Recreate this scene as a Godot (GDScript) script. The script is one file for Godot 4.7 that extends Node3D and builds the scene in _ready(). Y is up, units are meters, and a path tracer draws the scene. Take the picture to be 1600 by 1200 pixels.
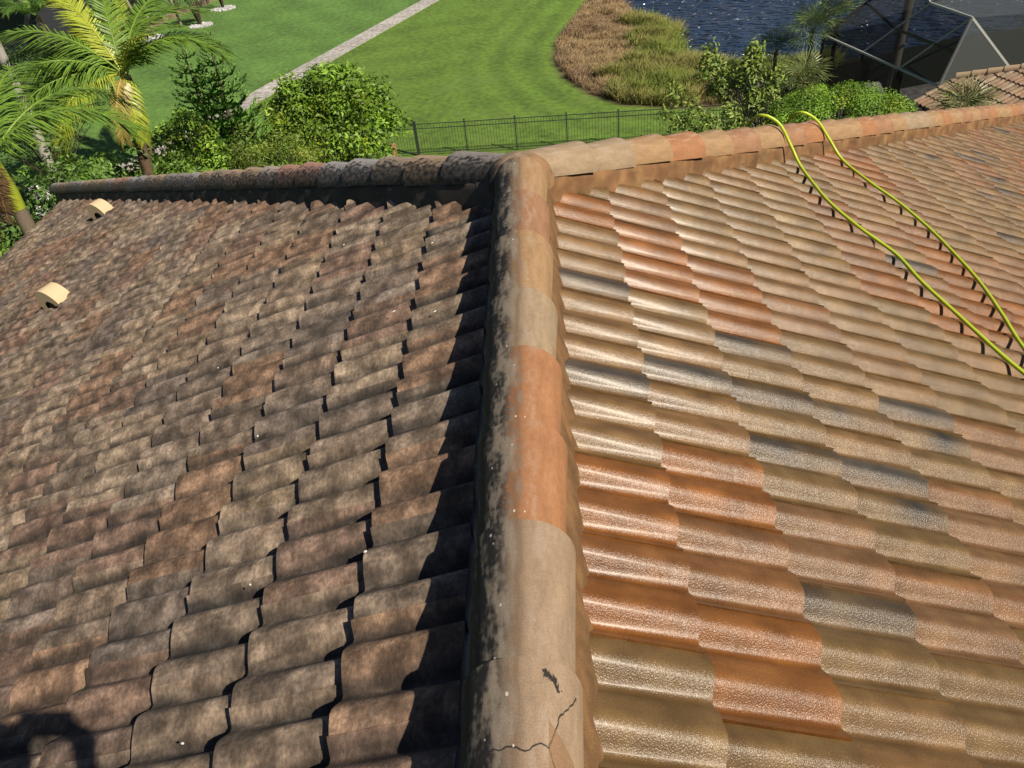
extends Node3D

const APEX := 9.2            # height of the roof ridge line above the ground
const T := 0.4116            # rise over run of the two big roof slopes
const HIP0 := -3.35          # where the ridge ends and the two hips start
const HIPM := 1.1            # metres away per metre sideways along a hip
const EAVE := 7.0
const TILE_W := 0.30
const EXPO := 0.324
const HUMP := 0.038

var rng := RandomNumberGenerator.new()
var taken := {}
var noise_a := FastNoiseLite.new()
var noise_b := FastNoiseLite.new()

# ---------------------------------------------------------------- helpers
func numbered(called: String) -> String:
	if not taken.has(called):
		taken[called] = 0
		return called
	taken[called] += 1
	return "%s_%03d" % [called, taken[called]]

func tag(o: Node, label: String, category: String, group := "", kind := "") -> void:
	o.set_meta("label", label)
	o.set_meta("category", category)
	if group != "":
		o.set_meta("group", group)
	if kind != "":
		o.set_meta("kind", kind)

func thing(called: String, label: String, category: String, at := Vector3.ZERO, group := "") -> Node3D:
	var o := Node3D.new()
	o.name = numbered(called)
	add_child(o)
	o.position = at
	tag(o, label, category, group)
	return o

func part(called: String, m: Mesh, mat: Material, parent: Node, at := Vector3.ZERO) -> MeshInstance3D:
	var o := MeshInstance3D.new()
	o.name = called
	o.mesh = m
	o.material_override = null
	for i in m.get_surface_count():
		o.set_surface_override_material(i, mat)
	parent.add_child(o, true)
	o.position = at
	return o

func structure(called: String, m: Mesh, mat: Material) -> MeshInstance3D:
	var o := part(called, m, mat, self)
	o.set_meta("kind", "structure")
	return o

func lin(r: float, g: float, b: float) -> Color:
	return Color(r, g, b).linear_to_srgb()

func plain(c: Color, rough := 0.8, metal := 0.0) -> StandardMaterial3D:
	var m := StandardMaterial3D.new()
	m.albedo_color = c
	m.roughness = rough
	m.metallic = metal
	m.cull_mode = BaseMaterial3D.CULL_DISABLED
	return m

func noise_tex(freq: float, lo: Color, hi: Color, size := 512, octaves := 4, sd := 1, normal := false, bump := 4.0, mid := 0.5, kind := FastNoiseLite.TYPE_SIMPLEX_SMOOTH) -> NoiseTexture2D:
	var n := FastNoiseLite.new()
	n.noise_type = kind
	n.frequency = freq
	n.fractal_octaves = octaves
	n.seed = sd
	var t := NoiseTexture2D.new()
	t.width = size
	t.height = size
	t.seamless = true
	t.noise = n
	if normal:
		t.as_normal_map = true
		t.bump_strength = bump
	else:
		var g := Gradient.new()
		g.set_color(0, lo)
		g.set_color(1, hi)
		g.set_offset(0, maxf(0.0, mid - 0.28))
		g.set_offset(1, minf(1.0, mid + 0.28))
		t.color_ramp = g
	return t

class Shape:
	var v := PackedVector3Array()
	var n := PackedVector3Array()
	var c := PackedColorArray()
	var uv := PackedVector2Array()
	var col := Color.WHITE
	func tri(a: Vector3, b: Vector3, d: Vector3, nn := Vector3.ZERO) -> void:
		# clockwise front faces: pass the corners in any order, nn says which way is out
		var f := (b - a).cross(d - a)
		if nn == Vector3.ZERO:
			nn = -f.normalized()
		elif f.dot(nn) > 0:
			var k := b
			b = d
			d = k
		v.append_array([a, b, d])
		n.append_array([nn, nn, nn])
		c.append_array([col, col, col])
		uv.append_array([Vector2.ZERO, Vector2.ZERO, Vector2.ZERO])
	func quad(a: Vector3, b: Vector3, d: Vector3, e: Vector3, nn := Vector3.ZERO) -> void:
		if nn == Vector3.ZERO:
			nn = -(b - a).cross(d - a).normalized()
		tri(a, b, d, nn)
		tri(a, d, e, nn)
	func box(center: Vector3, size: Vector3, basis := Basis()) -> void:
		var h := size * 0.5
		for ax in 3:
			for sg in [-1.0, 1.0]:
				var nn := Vector3.ZERO
				nn[ax] = sg
				var p := (ax + 1) % 3
				var q := (ax + 2) % 3
				var pts := []
				for k in [[-1, -1], [1, -1], [1, 1], [-1, 1]]:
					var w := Vector3.ZERO
					w[ax] = sg * h[ax]
					w[p] = k[0] * h[p]
					w[q] = k[1] * h[q]
					pts.append(center + basis * w)
				quad(pts[0], pts[1], pts[2], pts[3], basis * nn)
	func bar(a: Vector3, b: Vector3, w: float, h: float) -> void:
		var z := (b - a).normalized()
		var x := Vector3.UP.cross(z)
		if x.length() < 0.01:
			x = Vector3.RIGHT
		x = x.normalized()
		box((a + b) * 0.5, Vector3(w, h, a.distance_to(b)), Basis(x, z.cross(x), z))
	func tube(pts: Array, radii: Array, sides := 8, caps := true) -> void:
		var rings := []
		var norms := []
		var up := Vector3.UP
		for i in pts.size():
			var t: Vector3 = (pts[mini(i + 1, pts.size() - 1)] - pts[maxi(i - 1, 0)]).normalized()
			if absf(t.dot(up)) > 0.95:
				up = Vector3.RIGHT if absf(t.x) < 0.9 else Vector3.BACK
			var x := up.cross(t).normalized()
			var y := t.cross(x)
			up = y
			var ring := []
			var rn := []
			for k in sides:
				var a := TAU * k / sides
				var d := x * cos(a) + y * sin(a)
				ring.append(pts[i] + d * radii[i])
				rn.append(d)
			rings.append(ring)
			norms.append(rn)
		for i in pts.size() - 1:
			for k in sides:
				var k2 := (k + 1) % sides
				smooth(rings[i][k], rings[i][k2], rings[i + 1][k2], norms[i][k], norms[i][k2], norms[i + 1][k2])
				smooth(rings[i][k], rings[i + 1][k2], rings[i + 1][k], norms[i][k], norms[i + 1][k2], norms[i + 1][k])
		if caps:
			for k in range(1, sides - 1):
				tri(rings[0][0], rings[0][k], rings[0][k + 1], (pts[0] - pts[1]).normalized())
				tri(rings[-1][0], rings[-1][k], rings[-1][k + 1], (pts[-1] - pts[-2]).normalized())
	func smooth(a: Vector3, b: Vector3, d: Vector3, na: Vector3, nb: Vector3, nd: Vector3, ca := Color(-1, 0, 0), cb := Color.WHITE, cd := Color.WHITE, ua := Vector2.ZERO, ub := Vector2.ZERO, ud := Vector2.ZERO) -> void:
		if ca.r < 0:
			ca = col
			cb = col
			cd = col
		if (b - a).cross(d - a).dot(na + nb + nd) > 0:
			v.append_array([a, d, b])
			n.append_array([na, nd, nb])
			c.append_array([ca, cd, cb])
			uv.append_array([ua, ud, ub])
		else:
			v.append_array([a, b, d])
			n.append_array([na, nb, nd])
			c.append_array([ca, cb, cd])
			uv.append_array([ua, ub, ud])
	func grid(pts: Array, rows: int, cols: int, colors := [], uvs := []) -> void:
		# rows x cols points, smooth normals that point to the +y side unless flipped by the winding of the grid
		var nm := []
		for r in rows:
			for k in cols:
				var a: Vector3 = pts[r * cols + mini(k + 1, cols - 1)] - pts[r * cols + maxi(k - 1, 0)]
				var b: Vector3 = pts[mini(r + 1, rows - 1) * cols + k] - pts[maxi(r - 1, 0) * cols + k]
				nm.append(b.cross(a).normalized())
		for r in rows - 1:
			for k in cols - 1:
				var i := r * cols + k
				for q in [[i, i + 1, i + cols + 1], [i, i + cols + 1, i + cols]]:
					var ca: Color = colors[q[0]] if colors.size() else col
					var cb: Color = colors[q[1]] if colors.size() else col
					var cd: Color = colors[q[2]] if colors.size() else col
					var ua: Vector2 = uvs[q[0]] if uvs.size() else Vector2.ZERO
					var ub: Vector2 = uvs[q[1]] if uvs.size() else Vector2.ZERO
					var ud: Vector2 = uvs[q[2]] if uvs.size() else Vector2.ZERO
					smooth(pts[q[0]], pts[q[1]], pts[q[2]], nm[q[0]], nm[q[1]], nm[q[2]], ca, cb, cd, ua, ub, ud)
	func add(o, xf: Transform3D) -> void:
		for i in o.v.size():
			v.append(xf * o.v[i])
			n.append((xf.basis * o.n[i]).normalized())
		c.append_array(o.c)
		uv.append_array(o.uv)
	func clip(planes: Array) -> bool:
		# keeps what lies on the positive side of every [normal, distance]; true if something was cut
		var cut := false
		for pl in planes:
			var nn: Vector3 = pl[0]
			var any := false
			for p in v:
				if nn.dot(p) - pl[1] < 0:
					any = true
					break
			if not any:
				continue
			cut = true
			var v2 := PackedVector3Array()
			var n2 := PackedVector3Array()
			var c2 := PackedColorArray()
			var u2 := PackedVector2Array()
			for t in range(0, v.size(), 3):
				var poly := []
				for k in 3:
					var i := t + k
					var j := t + (k + 1) % 3
					var di: float = nn.dot(v[i]) - pl[1]
					var dj: float = nn.dot(v[j]) - pl[1]
					if di >= 0:
						poly.append([v[i], n[i], c[i], uv[i]])
					if (di >= 0) != (dj >= 0):
						var f: float = di / (di - dj)
						poly.append([v[i].lerp(v[j], f), n[i].lerp(n[j], f), c[i].lerp(c[j], f), uv[i].lerp(uv[j], f)])
				for k in range(1, poly.size() - 1):
					for q in [0, k, k + 1]:
						v2.append(poly[q][0])
						n2.append(poly[q][1])
						c2.append(poly[q][2])
						u2.append(poly[q][3])
			v = v2
			n = n2
			c = c2
			uv = u2
		return cut
	func mesh() -> ArrayMesh:
		var a := []
		a.resize(Mesh.ARRAY_MAX)
		a[Mesh.ARRAY_VERTEX] = v
		a[Mesh.ARRAY_NORMAL] = n
		a[Mesh.ARRAY_COLOR] = c
		a[Mesh.ARRAY_TEX_UV] = uv
		var m := ArrayMesh.new()
		m.add_surface_from_arrays(Mesh.PRIMITIVE_TRIANGLES, a)
		return m

# ---------------------------------------------------------------- materials
var grain: NoiseTexture2D
var grain_soft: NoiseTexture2D
var grain_normal: NoiseTexture2D
var mottle: NoiseTexture2D
var mottle_soft: NoiseTexture2D
var mat := {}

func rough_stone(c: Color, rough: float, coarse: Texture2D, coarse_scale: float, fine_scale: float, bump: float, fine: Texture2D, vertex := true) -> StandardMaterial3D:
	var m := plain(c, rough)
	m.vertex_color_use_as_albedo = vertex
	m.uv1_triplanar = true
	m.uv1_world_triplanar = true
	m.uv1_scale = Vector3.ONE * fine_scale
	m.albedo_texture = fine
	m.normal_enabled = true
	m.normal_texture = grain_normal
	m.normal_scale = bump
	m.detail_enabled = true
	m.detail_albedo = coarse
	m.detail_blend_mode = BaseMaterial3D.BLEND_MODE_MUL
	m.detail_uv_layer = BaseMaterial3D.DETAIL_UV_2
	m.uv2_triplanar = true
	m.uv2_world_triplanar = true
	m.uv2_scale = Vector3.ONE * coarse_scale
	return m

func leaf_mat(rough := 0.45, back := 0.35) -> StandardMaterial3D:
	var m := plain(Color.WHITE, rough)
	m.vertex_color_use_as_albedo = true
	m.backlight_enabled = true
	m.backlight = Color(back, back, back)
	return m

func make_materials() -> void:
	noise_a.seed = 11
	noise_a.frequency = 1.0
	noise_a.fractal_octaves = 4
	noise_b.seed = 23
	noise_b.frequency = 1.0
	noise_b.fractal_octaves = 2
	grain = noise_tex(0.045, lin(0.44, 0.43, 0.42), lin(1, 1, 1), 512, 5, 5)
	grain_soft = noise_tex(0.11, lin(0.7, 0.7, 0.7), lin(1, 1, 1), 512, 3, 6)
	grain_normal = noise_tex(0.12, Color.BLACK, Color.WHITE, 512, 3, 7, true, 5.0)
	mottle = noise_tex(0.016, lin(0.17, 0.16, 0.15), lin(0.95, 0.95, 0.95), 512, 6, 8)
	mottle_soft = noise_tex(0.012, lin(0.60, 0.57, 0.54), lin(1, 1, 1), 512, 5, 9)
	mat.left = rough_stone(Color.WHITE, 0.85, mottle, 1.25, 2.6, 0.4, grain)
	mat.right = rough_stone(Color.WHITE, 0.35, mottle_soft, 1.3, 4.0, 0.62, grain_soft)
	mat.right.metallic_specular = 0.45
	mat.right.clearcoat_enabled = true
	mat.right.clearcoat = 0.09
	mat.right.clearcoat_roughness = 0.24
	mat.mortar = rough_stone(Color.WHITE, 0.85, mottle_soft, 2.0, 4.0, 1.0, grain_soft)
	mat.far_tile = rough_stone(Color.WHITE, 0.8, mottle_soft, 0.8, 2.0, 0.5, grain_soft)
	mat.deck = plain(lin(0.03, 0.028, 0.026), 0.95)
	mat.leaf = leaf_mat(0.52, 0.3)
	mat.palm = leaf_mat(0.42, 0.35)
	mat.dull_leaf = leaf_mat(0.7, 0.3)
	mat.vertex = plain(Color.WHITE, 0.8)
	mat.vertex.vertex_color_use_as_albedo = true
	mat.bark = plain(Color.WHITE, 0.9)
	mat.bark.vertex_color_use_as_albedo = true
	mat.bark.uv1_triplanar = true
	mat.bark.uv1_world_triplanar = true
	mat.bark.uv1_scale = Vector3(2.0, 5.0, 2.0)
	mat.bark.albedo_texture = grain
	mat.metal_dark = plain(lin(0.03, 0.038, 0.036), 0.5)
	mat.beam_pale = plain(lin(0.42, 0.43, 0.42), 0.45)
	mat.beam_dark = plain(lin(0.02, 0.02, 0.02), 0.5)

# ---------------------------------------------------------------- roof tiles
func hump_height(u: float) -> float:
	# a barrel that rises steeply on one side and falls away slowly on the other, with a tight rounded valley
	var sum := 0.0
	for k in 7:
		var t := fposmod(0.7 + u / (TILE_W * 0.5) + (k - 3) * 0.018, 1.0)
		if t < 0.31:
			var d := (0.31 - t) / 0.31
			sum += 1.0 - 0.62 * d - 0.38 * d * d
		else:
			sum += 1.0 - pow((t - 0.31) / 0.69, 1.7)
	return sum / 7.0

func tile_shape(base: Color, flash: Color, where: int, amount: float, spots: float, mildew_shade := 0.0, lap := 0.012, gap := 0.012, groove := 0.005) -> Shape:
	# u = x from 0 to TILE_W, y up, z from upslope (negative) to the butt (0)
	var s := Shape.new()
	var cols := 25
	var zs := [-EXPO - 0.05, -EXPO * 0.66, -EXPO * 0.33, 0.0]
	var pts := []
	var colors := []
	var phase := rng.randf() * 100.0
	for r in zs.size():
		for k in cols:
			var u := TILE_W * k / (cols - 1)
			var hn := hump_height(u)
			var thick := lap + gap * (1.0 - hn)
			var lip := 0.008 * (1.0 - smoothstep(0.0, 0.04, u)) + (groove * (1.0 - smoothstep(0.15, 0.19, u)) if k >= 12 else 0.0)
			var y: float = HUMP * (hn - 1.0) + thick * zs[r] / EXPO + lip
			pts.append(Vector3(u, y, zs[r]))
			var q := base
			if where >= 0:
				# a sprayed streak lies on one of the two humps, stronger at one end
				var at := 0.105 if where % 2 == 0 else 0.255
				var f := amount * exp(-pow((u - at) / 0.055, 2.0)) * (1.0 if where < 2 else (0.25 + 0.75 * float(r == where - 1)))
				f *= 0.92 + 0.8 * noise_a.get_noise_2d(phase + u * 5.0, phase + 40.0 + zs[r] * 6.0)
				q = q.lerp(flash, clampf(f, 0, 1))
			var sp := 1.0 + spots * noise_a.get_noise_2d(phase + u * 9.0, phase + zs[r] * 7.0)
			q = Color(q.r * sp, q.g * sp, q.b * sp)
			if mildew_shade > 0.0:  # mildew plus hump shading, both painted into the valleys
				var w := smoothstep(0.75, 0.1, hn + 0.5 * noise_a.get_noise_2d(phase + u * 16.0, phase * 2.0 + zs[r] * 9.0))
				q = q.lerp(Color(0.055, 0.05, 0.045), mildew_shade * w)
			colors.append(q)
	s.grid(pts, zs.size(), cols, colors)
	for k in cols - 1:      # butt face and the raised side edge
		var i := (zs.size() - 1) * cols + k
		var a: Vector3 = pts[i]
		var b: Vector3 = pts[i + 1]
		var ha := hump_height(a.x)
		var hb := hump_height(b.x)
		var la := Vector3(0, lap + gap * (1.0 - ha) + 0.004, 0)
		var lb := Vector3(0, lap + gap * (1.0 - hb) + 0.004, 0)
		s.col = base
		s.quad(a, b, b - lb, a - la, Vector3(0, 0, 1))
	for r in zs.size() - 1:
		s.quad(pts[r * cols], pts[(r + 1) * cols], pts[(r + 1) * cols] - Vector3(0, 0.012, 0), pts[r * cols] - Vector3(0, 0.012, 0), Vector3(-1, 0, 0))
	return s

func camera_view(p: Vector3) -> Vector3:
	var cam: Camera3D = get_node("camera")
	return cam.global_transform.affine_inverse() * p

func in_frame(p: Vector3, margin := 1.06) -> bool:
	var q := camera_view(p)
	if q.z > -0.2:
		return false
	var k := tan(deg_to_rad(cam_fov * 0.5))
	return absf(q.x / -q.z) < k * 4.0 / 3.0 * margin and absf(q.y / -q.z) < k * margin

var cam_fov := 51.39

func lay_tiles(slope: Node3D, frame: Transform3D, first: float, joint: float, courses: int, lo: int, hi: int, planes: Array, variants: Array, pick: Callable, m: Material, called: String, single_limit: int) -> void:
	# frame: x along the course, y out of the slope, z down it; origin on the ridge line
	var list := []
	for i in courses:
		for k in range(lo, hi):
			var x := joint + k * TILE_W + (TILE_W * 0.5 if i % 2 == 1 else 0.0)
			var z := first + i * EXPO
			var mid := frame * Vector3(x + TILE_W * 0.5, 0, z - EXPO * 0.5)
			var reach := 0.0
			var inside := true
			for pl in planes:
				if pl[0].dot(mid) - pl[1] < -0.30:
					inside = false
			if not inside:
				continue
			reach = camera_view(mid).length()
			var seen := in_frame(mid)
			list.append([reach if seen else 1000.0 + reach, i, k, x, z])
	list.sort_custom(func(a, b): return a[0] < b[0])
	var rest := Shape.new()
	var meshes := {}
	var made := 0
	for e in list:
		var id: int = pick.call(e[1], e[2])
		var jx := rng.randf_range(-0.0025, 0.0025)
		var jz := rng.randf_range(-0.004, 0.004)
		var turn := rng.randf_range(-0.006, 0.006)
		var xf := frame * Transform3D(Basis(Vector3.UP, turn), Vector3(e[3] + jx, rng.randf_range(-0.0015, 0.0015), e[4] + jz))
		var sh := Shape.new()
		sh.add(variants[id], xf)
		var cut := sh.clip(planes)
		if sh.v.is_empty():
			continue
		if e[0] < 1000.0 and made < single_limit:
			made += 1
			if cut:
				part(called, sh.mesh(), m, slope)
			else:
				if not meshes.has(id):
					meshes[id] = variants[id].mesh()
				var o := part(called, meshes[id], m, slope)
				o.transform = xf
		else:
			rest.v.append_array(sh.v)
			rest.n.append_array(sh.n)
			rest.c.append_array(sh.c)
			rest.uv.append_array(sh.uv)
	if rest.v.size():
		var o := part(called + "s_farther_off", rest.mesh(), m, slope)
		o.set_meta("kind", "stuff")

func cap_image(kind: int, sd: int, big := 1, cracked := false) -> ImageTexture:
	# v runs round the arch from its left foot (0) to its right foot (1) seen up the ridge, u along it
	var w := 128 * big
	var h := 256 * big
	var data := PackedByteArray()
	data.resize(w * h * 3)
	var n := FastNoiseLite.new()
	n.seed = sd
	n.fractal_octaves = 4
	n.frequency = 0.03
	var f := FastNoiseLite.new()
	f.seed = sd + 100
	f.fractal_octaves = 3
	f.frequency = 0.12
	var clean := [Vector3(0.36, 0.225, 0.115), Vector3(0.37, 0.175, 0.08), Vector3(0.34, 0.25, 0.16), Vector3(0.33, 0.175, 0.095), Vector3(0.33, 0.235, 0.155), Vector3(0.31, 0.245, 0.20)]
	for y in h:
		for x in w:
			var v := float(y) / h
			var a := n.get_noise_2d(x * 0.6 / big, y * 1.0 / big)
			var b := f.get_noise_2d(float(x) / big, y * 0.5 / big)
			var c: Vector3 = clean[kind % 10]
			c *= 1.0 + 0.22 * a + 0.12 * b
			if kind < 10:      # ridge: left half still mildewed black, right half washed
				var edge := 0.48 + 0.12 * a + 0.07 * b
				var dirty := 1.0 - smoothstep(edge - 0.08, edge + 0.07, v)
				var grey := Vector3(0.13, 0.11, 0.09).lerp(Vector3(0.27, 0.22, 0.165), clampf(0.5 + a, 0, 1))
				var black := clampf(smoothstep(0.50, 0.20, v + 0.34 * a + 0.18 * b), 0, 1)
				grey = grey.lerp(Vector3(0.014, 0.013, 0.013), black)
				var brown := exp(-pow((v - 0.50 - 0.05 * a) / 0.035, 2.0))
				c = c.lerp(grey, dirty).lerp(Vector3(0.13, 0.075, 0.04), 0.55 * brown)
				var pale := smoothstep(-0.1, 0.6, a + 0.3 * b) * smoothstep(0.8, 0.55, v) * (1.0 - dirty)
				c = c.lerp(Vector3(0.36, 0.30, 0.25), 0.45 * pale)
			elif kind < 20:    # stained hip: dark streaks on the near side, bare top
				var streak := f.get_noise_2d(x * 0.6, y * 0.4)
				var top := [Vector3(0.42, 0.35, 0.30), Vector3(0.42, 0.24, 0.18), Vector3(0.36, 0.34, 0.34), Vector3(0.40, 0.29, 0.19), Vector3(0.28, 0.25, 0.23), Vector3(0.34, 0.27, 0.20)]
				c = top[kind % 10] * (1.0 + 0.3 * a + 0.2 * b)
				var edge2 := 0.36 + 0.14 * a + 0.14 * streak
				c = c.lerp(Vector3(0.02, 0.019, 0.019), smoothstep(edge2 + 0.10, edge2 - 0.10, v) * (0.85 + 0.3 * streak))
			else:
				var pale2 := smoothstep(0.1, 0.4, a) * smoothstep(0.25, 0.45, v) * smoothstep(0.8, 0.6, v)
				c = c.lerp(Vector3(0.40, 0.35, 0.30), 0.45 * pale2)
			if cracked:
				var p := Vector2(float(x) / w * 0.4, v * 0.34)
				var wob := Vector2(n.get_noise_2d(x * 0.35, y * 0.35), n.get_noise_2d(x * 0.35 + 200.0, y * 0.35)) * 0.006
				for line in [[Vector2(0.52, 0.22), Vector2(0.569, 0.373), Vector2(0.574, 0.474), Vector2(0.561, 0.538), Vector2(0.587, 0.619), Vector2(0.575, 0.663), Vector2(0.707, 0.714), Vector2(0.854, 0.853)], [Vector2(0.575, 0.663), Vector2(0.541, 0.675), Vector2(0.40, 0.73)]]:
					for k in line.size() - 1:
						var e := Geometry2D.get_closest_point_to_segment(p + wob, Vector2(line[k].x * 0.4, line[k].y * 0.34), Vector2(line[k + 1].x * 0.4, line[k + 1].y * 0.34))
						c = c.lerp(Vector3(0.03, 0.022, 0.018), smoothstep(0.0021, 0.0009, e.distance_to(p + wob)))
				if v > 0.66 and float(x) / w < 0.70 - 0.9 * (v - 0.66) and float(x) / w > 0.3:
					c = c.lerp(Vector3(0.25, 0.13, 0.055), 0.6)
				for hole in [[0.905, 0.655, 0.011], [0.885, 0.69, 0.009], [0.862, 0.705, 0.007], [0.845, 0.722, 0.005], [0.92, 0.64, 0.007]]:
					var hd := (p + wob * 0.7 + Vector2(f.get_noise_2d(x * 0.4, y * 0.4), f.get_noise_2d(x * 0.4, y * 0.4 + 90.0)) * 0.006).distance_to(Vector2(hole[0] * 0.4, hole[1] * 0.34))
					c = c.lerp(Vector3(0.02, 0.017, 0.015), smoothstep(hole[2] * 0.95, hole[2] * 0.6, hd))
			var q := Color(clampf(c.x, 0, 1), clampf(c.y, 0, 1), clampf(c.z, 0, 1)).linear_to_srgb()
			var i := (y * w + x) * 3
			data[i] = int(q.r * 255)
			data[i + 1] = int(q.g * 255)
			data[i + 2] = int(q.b * 255)
	# small pale droppings and lichen specks
	var r := RandomNumberGenerator.new()
	r.seed = sd
	for k in (5 if kind < 10 else 3):
		var cx := r.randi_range(4, w - 5)
		var cy := int(clampf(r.randfn(0.44, 0.09), 0.15, 0.7) * h)
		var rad := r.randf_range(0.8, 2.2) * big
		for y in range(cy - 3 * big, cy + 3 * big + 1):
			for x in range(cx - 3 * big, cx + 3 * big + 1):
				if x >= 0 and x < w and Vector2((x - cx) * 1.4, (y - cy) * 0.9).length() < rad:
					var i := (y * w + x) * 3
					data[i] = 200
					data[i + 1] = 194
					data[i + 2] = 182
	return ImageTexture.create_from_image(Image.create_from_data(w, h, false, Image.FORMAT_RGB8, data))

func cap_material(kind: int, sd: int, big := 1, cracked := false) -> StandardMaterial3D:
	var m := plain(Color.WHITE, 0.75)
	m.albedo_texture = cap_image(kind, sd, big, cracked)
	m.detail_enabled = true
	m.detail_albedo = grain_soft
	m.detail_blend_mode = BaseMaterial3D.BLEND_MODE_MUL
	m.detail_uv_layer = BaseMaterial3D.DETAIL_UV_2
	m.uv2_triplanar = true
	m.uv2_world_triplanar = true
	m.uv2_scale = Vector3.ONE * 4.0
	return m

func cap_shape(length: float, r0: float, r1: float, height := 1.0) -> Shape:
	# a half barrel along -z from z = 0 (radius r0) to z = -length (radius r1, the wide end that laps over the next)
	var s := Shape.new()
	var pts := []
	var uvs := []
	var rows := [0.0, 0.3, 0.6, 0.9, 1.0]
	var cols := 17
	for q in rows:
		for k in cols:
			var a := PI * k / (cols - 1)
			var r := lerpf(r0, r1, q)
			pts.append(Vector3(-cos(a) * r, sin(a) * r * height, -q * length))
			uvs.append(Vector2(lerpf(0.02, 0.98, q), lerpf(0.01, 0.99, float(k) / (cols - 1))))
	var g := Shape.new()
	g.grid(pts, rows.size(), cols, [], uvs)
	s.add(g, Transform3D())
	var last := (rows.size() - 1) * cols
	for e in [[last, Vector3(0, 0, -1), 0.99], [0, Vector3(0, 0, 1), 0.01]]:
		for k in cols - 1:
			var a: Vector3 = pts[e[0] + k]
			var b: Vector3 = pts[e[0] + k + 1]
			var inner := 0.86
			var a2 := Vector3(a.x * inner, a.y * inner, a.z)
			var b2 := Vector3(b.x * inner, b.y * inner, b.z)
			var va := Vector2(e[2], float(k) / (cols - 1))
			var vb := Vector2(e[2], float(k + 1) / (cols - 1))
			s.smooth(a, b, b2, e[1], e[1], e[1], Color.WHITE, Color.WHITE, Color.WHITE, va, vb, vb)
			s.smooth(a, b2, a2, e[1], e[1], e[1], Color.WHITE, Color.WHITE, Color.WHITE, va, vb, va)
	return s

func mortar_strip(section: Callable, length: float, steps: int, rows: int) -> Shape:
	# section(t, k) gives the k-th point of the cross-section at t metres along, and its colour
	var s := Shape.new()
	var pts := []
	var cols := []
	for i in steps + 1:
		for k in rows:
			var e: Array = section.call(length * i / steps, k)
			pts.append(e[0])
			cols.append(e[1])
	s.grid(pts, steps + 1, rows, cols)
	return s

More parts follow.
